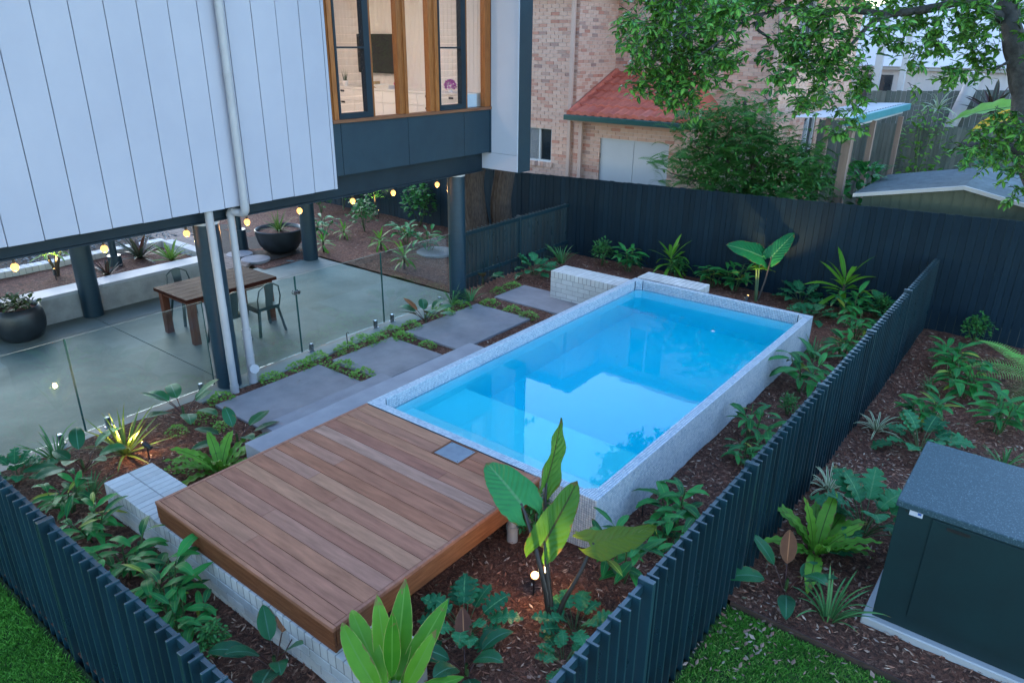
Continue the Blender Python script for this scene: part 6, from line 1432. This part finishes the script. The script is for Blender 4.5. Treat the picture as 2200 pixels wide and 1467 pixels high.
CLUST = [(0.15, 5.95, 4.14, 0.62), (0.08, 5.89, 3.63, 0.42), (0.07, 5.76, 3.17, 0.3), (0.39, 6.53, 3.56, 0.58), (0.62, 6.0, 3.05, 0.39), (0.52, 6.81, 3.97, 0.58), (1.33, 5.56, 4.11, 0.38), (1.12, 6.01, 3.45, 0.3), (0.64, 6.34, 2.79, 0.16), (1.19, 6.89, 4.28, 0.31), (0.28, 6.19, 3.23, 0.43), (0.31, 4.85, 3.93, 0.26), (1.31, 6.26, 3.64, 0.17), (2.05, 6.5, 3.96, 0.42), (1.8, 6.8, 3.65, 0.38), (2.08, 7.03, 3.53, 0.51), (2.16, 5.73, 3.28, 0.28), (2.44, 6.81, 4.08, 0.45), (2.52, 6.79, 3.66, 0.46), (2.13, 7.57, 3.05, 0.35), (2.59, 7.72, 3.3, 0.32), (2.35, 6.04, 2.97, 0.23), (2.62, 7.56, 2.8, 0.28), (2.79, 6.2, 2.71, 0.21), (1.71, 6.55, 2.98, 0.14), (3.04, 6.54, 3.04, 0.12), (3.08, 6.77, 3.96, 0.34), (3.02, 8.69, 4.06, 0.43), (3.69, 7.74, 4.04, 0.39), (3.98, 8.01, 4.1, 0.36), (3.75, 9.34, 3.78, 0.36), (4.06, 9.23, 3.55, 0.3), (3.92, 7.78, 3.43, 0.24), (3.61, 8.91, 3.23, 0.19), (3.4, 8.07, 3.7, 0.2), (3.18, 8.11, 3.54, 0.15), (3.51, 7.28, 3.43, 0.1), (4.03, 9.73, 4.28, 0.36), (4.27, 9.43, 4.39, 0.42), (3.22, 8.58, 3.16, 0.09), (4.06, 9.16, 3.34, 0.1), (3.51, 7.67, 3.79, 0.26), (3.09, 7.45, 3.73, 0.2), (4.48, 7.52, 2.61, 0.29), (4.65, 7.67, 2.73, 0.29), (4.86, 7.57, 2.57, 0.35), (4.58, 7.73, 2.31, 0.25), (4.83, 8.49, 2.12, 0.25), (4.42, 7.01, 2.4, 0.18), (4.98, 8.55, 1.69, 0.17), (4.25, 7.62, 2.42, 0.12), (0.37, 5.86, 4.68, 0.67), (0.23, 7.92, 4.97, 0.84), (1.37, 7.35, 4.74, 0.7), (2.16, 7.35, 4.83, 0.8), (2.69, 8.38, 4.76, 0.77), (3.17, 9.75, 4.97, 0.89), (4.16, 7.87, 4.83, 0.74), (4.57, 8.08, 4.99, 0.79), (5.05, 8.41, 3.99, 0.57), (5.3, 8.16, 2.56, 0.52)]
BR = [[(5.95, 8.95, -0.7), (5.75, 8.85, 0.8), (4.97, 8.86, 2.27), (4.69, 9.08, 3.1), (4.49, 9.16, 3.56), (4.28, 9.22, 4.01), (4.04, 9.38, 4.65), (3.66, 9.62, 5.68)], [(4.26, 9.24, 4.07), (3.68, 8.94, 4.35), (3.26, 8.57, 4.26), (2.95, 8.29, 4.2), (2.62, 8.03, 4.19), (2.22, 7.75, 4.24)], [(2.95, 8.29, 4.2), (2.65, 8.0, 4.08), (2.49, 7.75, 3.82), (2.35, 7.48, 3.53), (2.18, 7.25, 3.33)], [(2.22, 7.75, 4.24), (1.95, 7.53, 4.2), (1.62, 7.28, 4.23), (1.3, 7.0, 4.16), (1.11, 6.8, 4.06), (0.95, 6.55, 3.83), (0.69, 6.21, 3.57)], [(1.3, 7.0, 4.16), (1.27, 6.87, 3.97), (1.48, 6.95, 3.81), (1.73, 7.03, 3.58)], [(4.55, 9.2, 3.56), (4.36, 9.04, 3.52), (4.25, 8.9, 3.42)], [(5.8, 8.87, 0.9), (5.36, 8.87, 1.69), (4.96, 8.82, 2.2), (4.58, 8.61, 2.36), (4.25, 8.36, 2.37), (4.08, 8.23, 2.38)], [(4.04, 9.38, 4.65), (3.3, 9.07, 5.16), (2.41, 8.5, 5.41), (1.52, 7.94, 5.65)], [(1.11, 6.8, 4.06), (0.72, 6.61, 4.28), (0.23, 6.33, 4.47), (0.15, 5.99, 3.95), (0.17, 5.74, 3.43)]]
tree_limbs(GT, [(b, r0, r1) for b, (r0, r1) in zip(BR, ((.26, .10), (.075, .04), (.045, .015), (.04, .012), (.03, .010), (.035, .012), (.13, .03), (.07, .02), (.03, .01)))], M['barkg'])
rg = random.Random(40); tw = []
sp_ = leafy(CLUST, 1500, .125, rg, tw); o = put('crown', joined(None, [(m_, Matrix.Translation(-wloc(GT)) @ x) for m_, x in sp_], LM['tree']), GT); o['kind'] = 'stuff'
q = MB()
for a, b in tw: q.tube([a, b], [.005, .003], 3, caps=False)
q.build('twigs', M['barkg'], GT, kind='stuff')

FT = empty('feathery_tree', (.55, 10.1, -.8)); tag(FT, 'feathery fine-leaved small tree against the brick house, just over the fence', 'tree')
tree_limbs(FT, [([(.55, 10.1, -.85), (.50, 10.1, .4), (.35, 10.1, 1.4), (.1, 10.1, 2.2), (0, 10.1, 2.7)], .08, .02), ([(.4, 10.1, 1.0), (-.3, 10.0, 1.6), (-1.0, 9.9, 1.9)], .035, .010), ([(.45, 10.1, .9), (.9, 10.2, 1.5), (1.4, 10.2, 1.9)], .035, .01), ([(.45, 10.1, .5), (-.4, 9.8, 1.0), (-1.3, 9.7, 1.2)], .03, .01)], M['barkg'])
FF = [frond_mesh('feather_frond', LM['feather'], 11, 1, .30, .9, 5, .85), frond_mesh('feather_frond', LM['feather'], 11, 1, .26, 1.4, 6, .85)]
rg = random.Random(43); sp_ = []
for (x, z, r, n) in ((-.9, 2.25, .45, 26), (-.1, 2.5, .5, 26), (.35, 2.1, .55, 30), (-.3, 1.75, .55, 34), (-1.0, 1.5, .45, 24), (.7, 1.7, .55, 30), (1.25, 1.75, .5, 28), (1.5, 1.35, .4, 20), (.2, 1.3, .6, 30), (-.6, 1.15, .45, 22), (-1.5, 1.35, .3, 9), (.9, 1.1, .5, 24), (1.4, .9, .4, 16), (.1, .85, .6, 24), (-1.1, .95, .35, 12)):
    for _ in range(int(n * 2.6)):
        c = Vector((x + rg.gauss(0, r * .5), 10.05 + rg.gauss(0, .4), z + rg.gauss(0, r * .4))); sp_.append((rg.choice(FF), lmx(c, rg.uniform(0, 6.3), rg.uniform(-.3, .8), rg.uniform(-.4, .4), rg.uniform(.28, .48))))
for (x, z, r) in ((-.9, 2.15, .5), (-.1, 2.4, .55), (.35, 2.0, .6), (-.3, 1.7, .6), (-.9, 1.45, .5), (.7, 1.6, .6), (1.25, 1.6, .5), (1.5, 1.3, .4), (.2, 1.25, .6), (-.5, 1.1, .5), (.9, 1.0, .5), (.1, .8, .6)):
    for _ in range(480): sp_.append((TL[_ % 2], lmx((x + rg.gauss(0, r * .45), 10.15 + rg.gauss(0, .35), z + rg.gauss(0, r * .4)), rg.uniform(0, 6.3), rg.uniform(-.8, .6), rg.uniform(-.5, .5), rg.uniform(.08, .15))))
o = put('crown', joined(None, [(m_, Matrix.Translation(-wloc(FT)) @ x) for m_, x in sp_], LM['feather']), FT); o['kind'] = 'stuff'

def bark_tree(lab, x, y, r, h, seed):
    e = empty('rough_barked_tree', (x, y, -.62)); tag(e, lab, 'tree', 'rough-barked trees behind the house'); rg = random.Random(seed)
    q = MB(); n = 44
    pts = [(x + .06 * sin(i * .5 + seed), y + .05 * cos(i * .4), -.7 + h * i / n) for i in range(n + 1)]
    q.tube(pts, [r * (1.15 - .45 * i / n) * (1 + .03 * rg.uniform(-1, 1)) for i in range(n + 1)], 36)
    for i in range(n + 1):
        for j in range(36):
            v = Vector(q.v[i * 36 + j]); c = Vector(pts[i]); k = 1 + .11 * noise.noise((cos(j * pi / 18) * 3.2, sin(j * pi / 18) * 3.2, i * .35 + seed)) + .05 * (j % 2); q.v[i * 36 + j] = tuple(c + (v - c) * k)
    auto_smooth(q.build('trunk', M['bark'], e), 30)
    tw = []; cl = [(x + rg.uniform(-1, 1), y + rg.uniform(-.9, .9), h - 1.2 + rg.uniform(-.8, 1.0), rg.uniform(.5, .9)) for _ in range(9)] + ([(-4.3, 8.3, 4.95, .35)] if seed == 2 else [])
    sp_ = leafy(cl, 200, .16, rg, tw); o = put('crown', joined(None, [(m_, Matrix.Translation(-wloc(e)) @ m2) for m_, m2 in sp_], LM['tree']), e); o['kind'] = 'stuff'
bark_tree('rough-barked trunk behind the slat fence, left of the pair', -4.76, 7.4, .24, 8.5, 1)
bark_tree('rough-barked trunk behind the slat fence, right of the pair', -4.24, 7.75, .20, 8.0, 2)

def bush(lab, x, y, z, h, w, mat, n, size, seed, nm='yard_shrub'):
    e = empty(nm, (x, y, z)); tag(e, lab, 'shrub', 'shrubs in the neighbouring yard'); rg = random.Random(seed); sp_ = []
    for _ in range(n):
        a, r = rg.uniform(0, 6.3), sqrt(rg.random()); t = rg.random(); k = w * (sin(pi * (.15 + .8 * t)) ** .6) * r; sp_.append((TL[_ % 2], lmx((k * cos(a), k * sin(a), h * t), a, rg.uniform(-.4, .9), rg.uniform(-.5, .5), size * rg.uniform(.7, 1.3))))
    o = put('foliage', joined(None, sp_, mat), e); o['kind'] = 'stuff'
    for k in range(3): put('stem', CANE, e, (0, 0, -.1), (rg.uniform(-.2, .2), rg.uniform(-.2, .2), 0), (2, 2, h * .8))
bush('bushy green shrub right of the thick pinkish pergola post', 2.25, 11.2, -.4, 2.0, .55, LM['ginger'], 420, .22, 51)
bush('dark shrub under the feathery tree behind the fence', .9, 9.4, -.5, 1.75, .5, LM['shrub'], 340, .16, 52)
bush('dark shrub between feathery tree and pergola behind the fence', 1.55, 9.5, -.5, 1.65, .4, LM['shrub'], 280, .16, 53)
bush('blue-green shrub above the shed roof', 4.3, 13.2, -.4, 2.3, .75, LM['xanadu'], 480, .20, 54)
bush('yellow-green bush behind the pergola\'s far post', 2.35, 16.0, .6, 1.85, .55, LM['nest'], 260, .16, 55)
bush('leafy green shrub at the right end of the yard fence', 5.9, 17.2, .4, 2.6, .8, LM['cover'], 300, .2, 56)
def spiky(lab, x, y, z, h, kind, n, seed): clump('yard_cordyline', lab, 'cordyline', x, y, z, h, kind, n, .1, 1.4, seed, 'spiky plants in the neighbouring yard')
spiky('pale yellow spiky plant above the yellow-green bush', 2.5, 15.9, 2.35, .6, 'spider', 18, 61); spiky('dark purple spiky cordyline in front of the upper fence', 3.45, 17.5, 2.2, .85, 'brom', 22, 62); spiky('dark spiky cordyline at the far right of the upper fence', 5.05, 18.0, 2.6, .8, 'brom', 20, 63)
bn = empty('banana_plant', (4.9, 14.6, -.6)); tag(bn, 'banana plant with one big green leaf and one yellow leaf', 'banana plant')
BL = leaf_mesh('banana_leaf', LM['nest'], 'oval', 1, .26, .5, .45, .05, 5, 18, cross=3, seed=3); BY = leaf_mesh('banana_leaf', leafmat('yellow_banana_leaf', (.45, .26, .02), (.62, .36, .03), veins=20, vstr=.2), 'oval', 1, .26, .5, .4, .05, 5, 14, cross=3, seed=4)
set_leaf(bn, BL, (4.55, 14.5, 2.62), (2.66, 15.2, 2.42), (-.1, -.45, .85), ln=2.0); set_leaf(bn, BY, (4.5, 14.2, 2.55), (3.55, 13.5, 2.28), (.1, -.5, .8), ln=1.2); set_leaf(bn, BL, (4.9, 14.6, 2.5), (6.0, 15.4, 3.2), (0, -.3, .9), ln=1.6)
stalk(bn, [(4.9, 14.6, -.7), (4.88, 14.6, 1.2), (4.7, 14.5, 2.55)], .12, .05, M['stemg'], 'trunk')
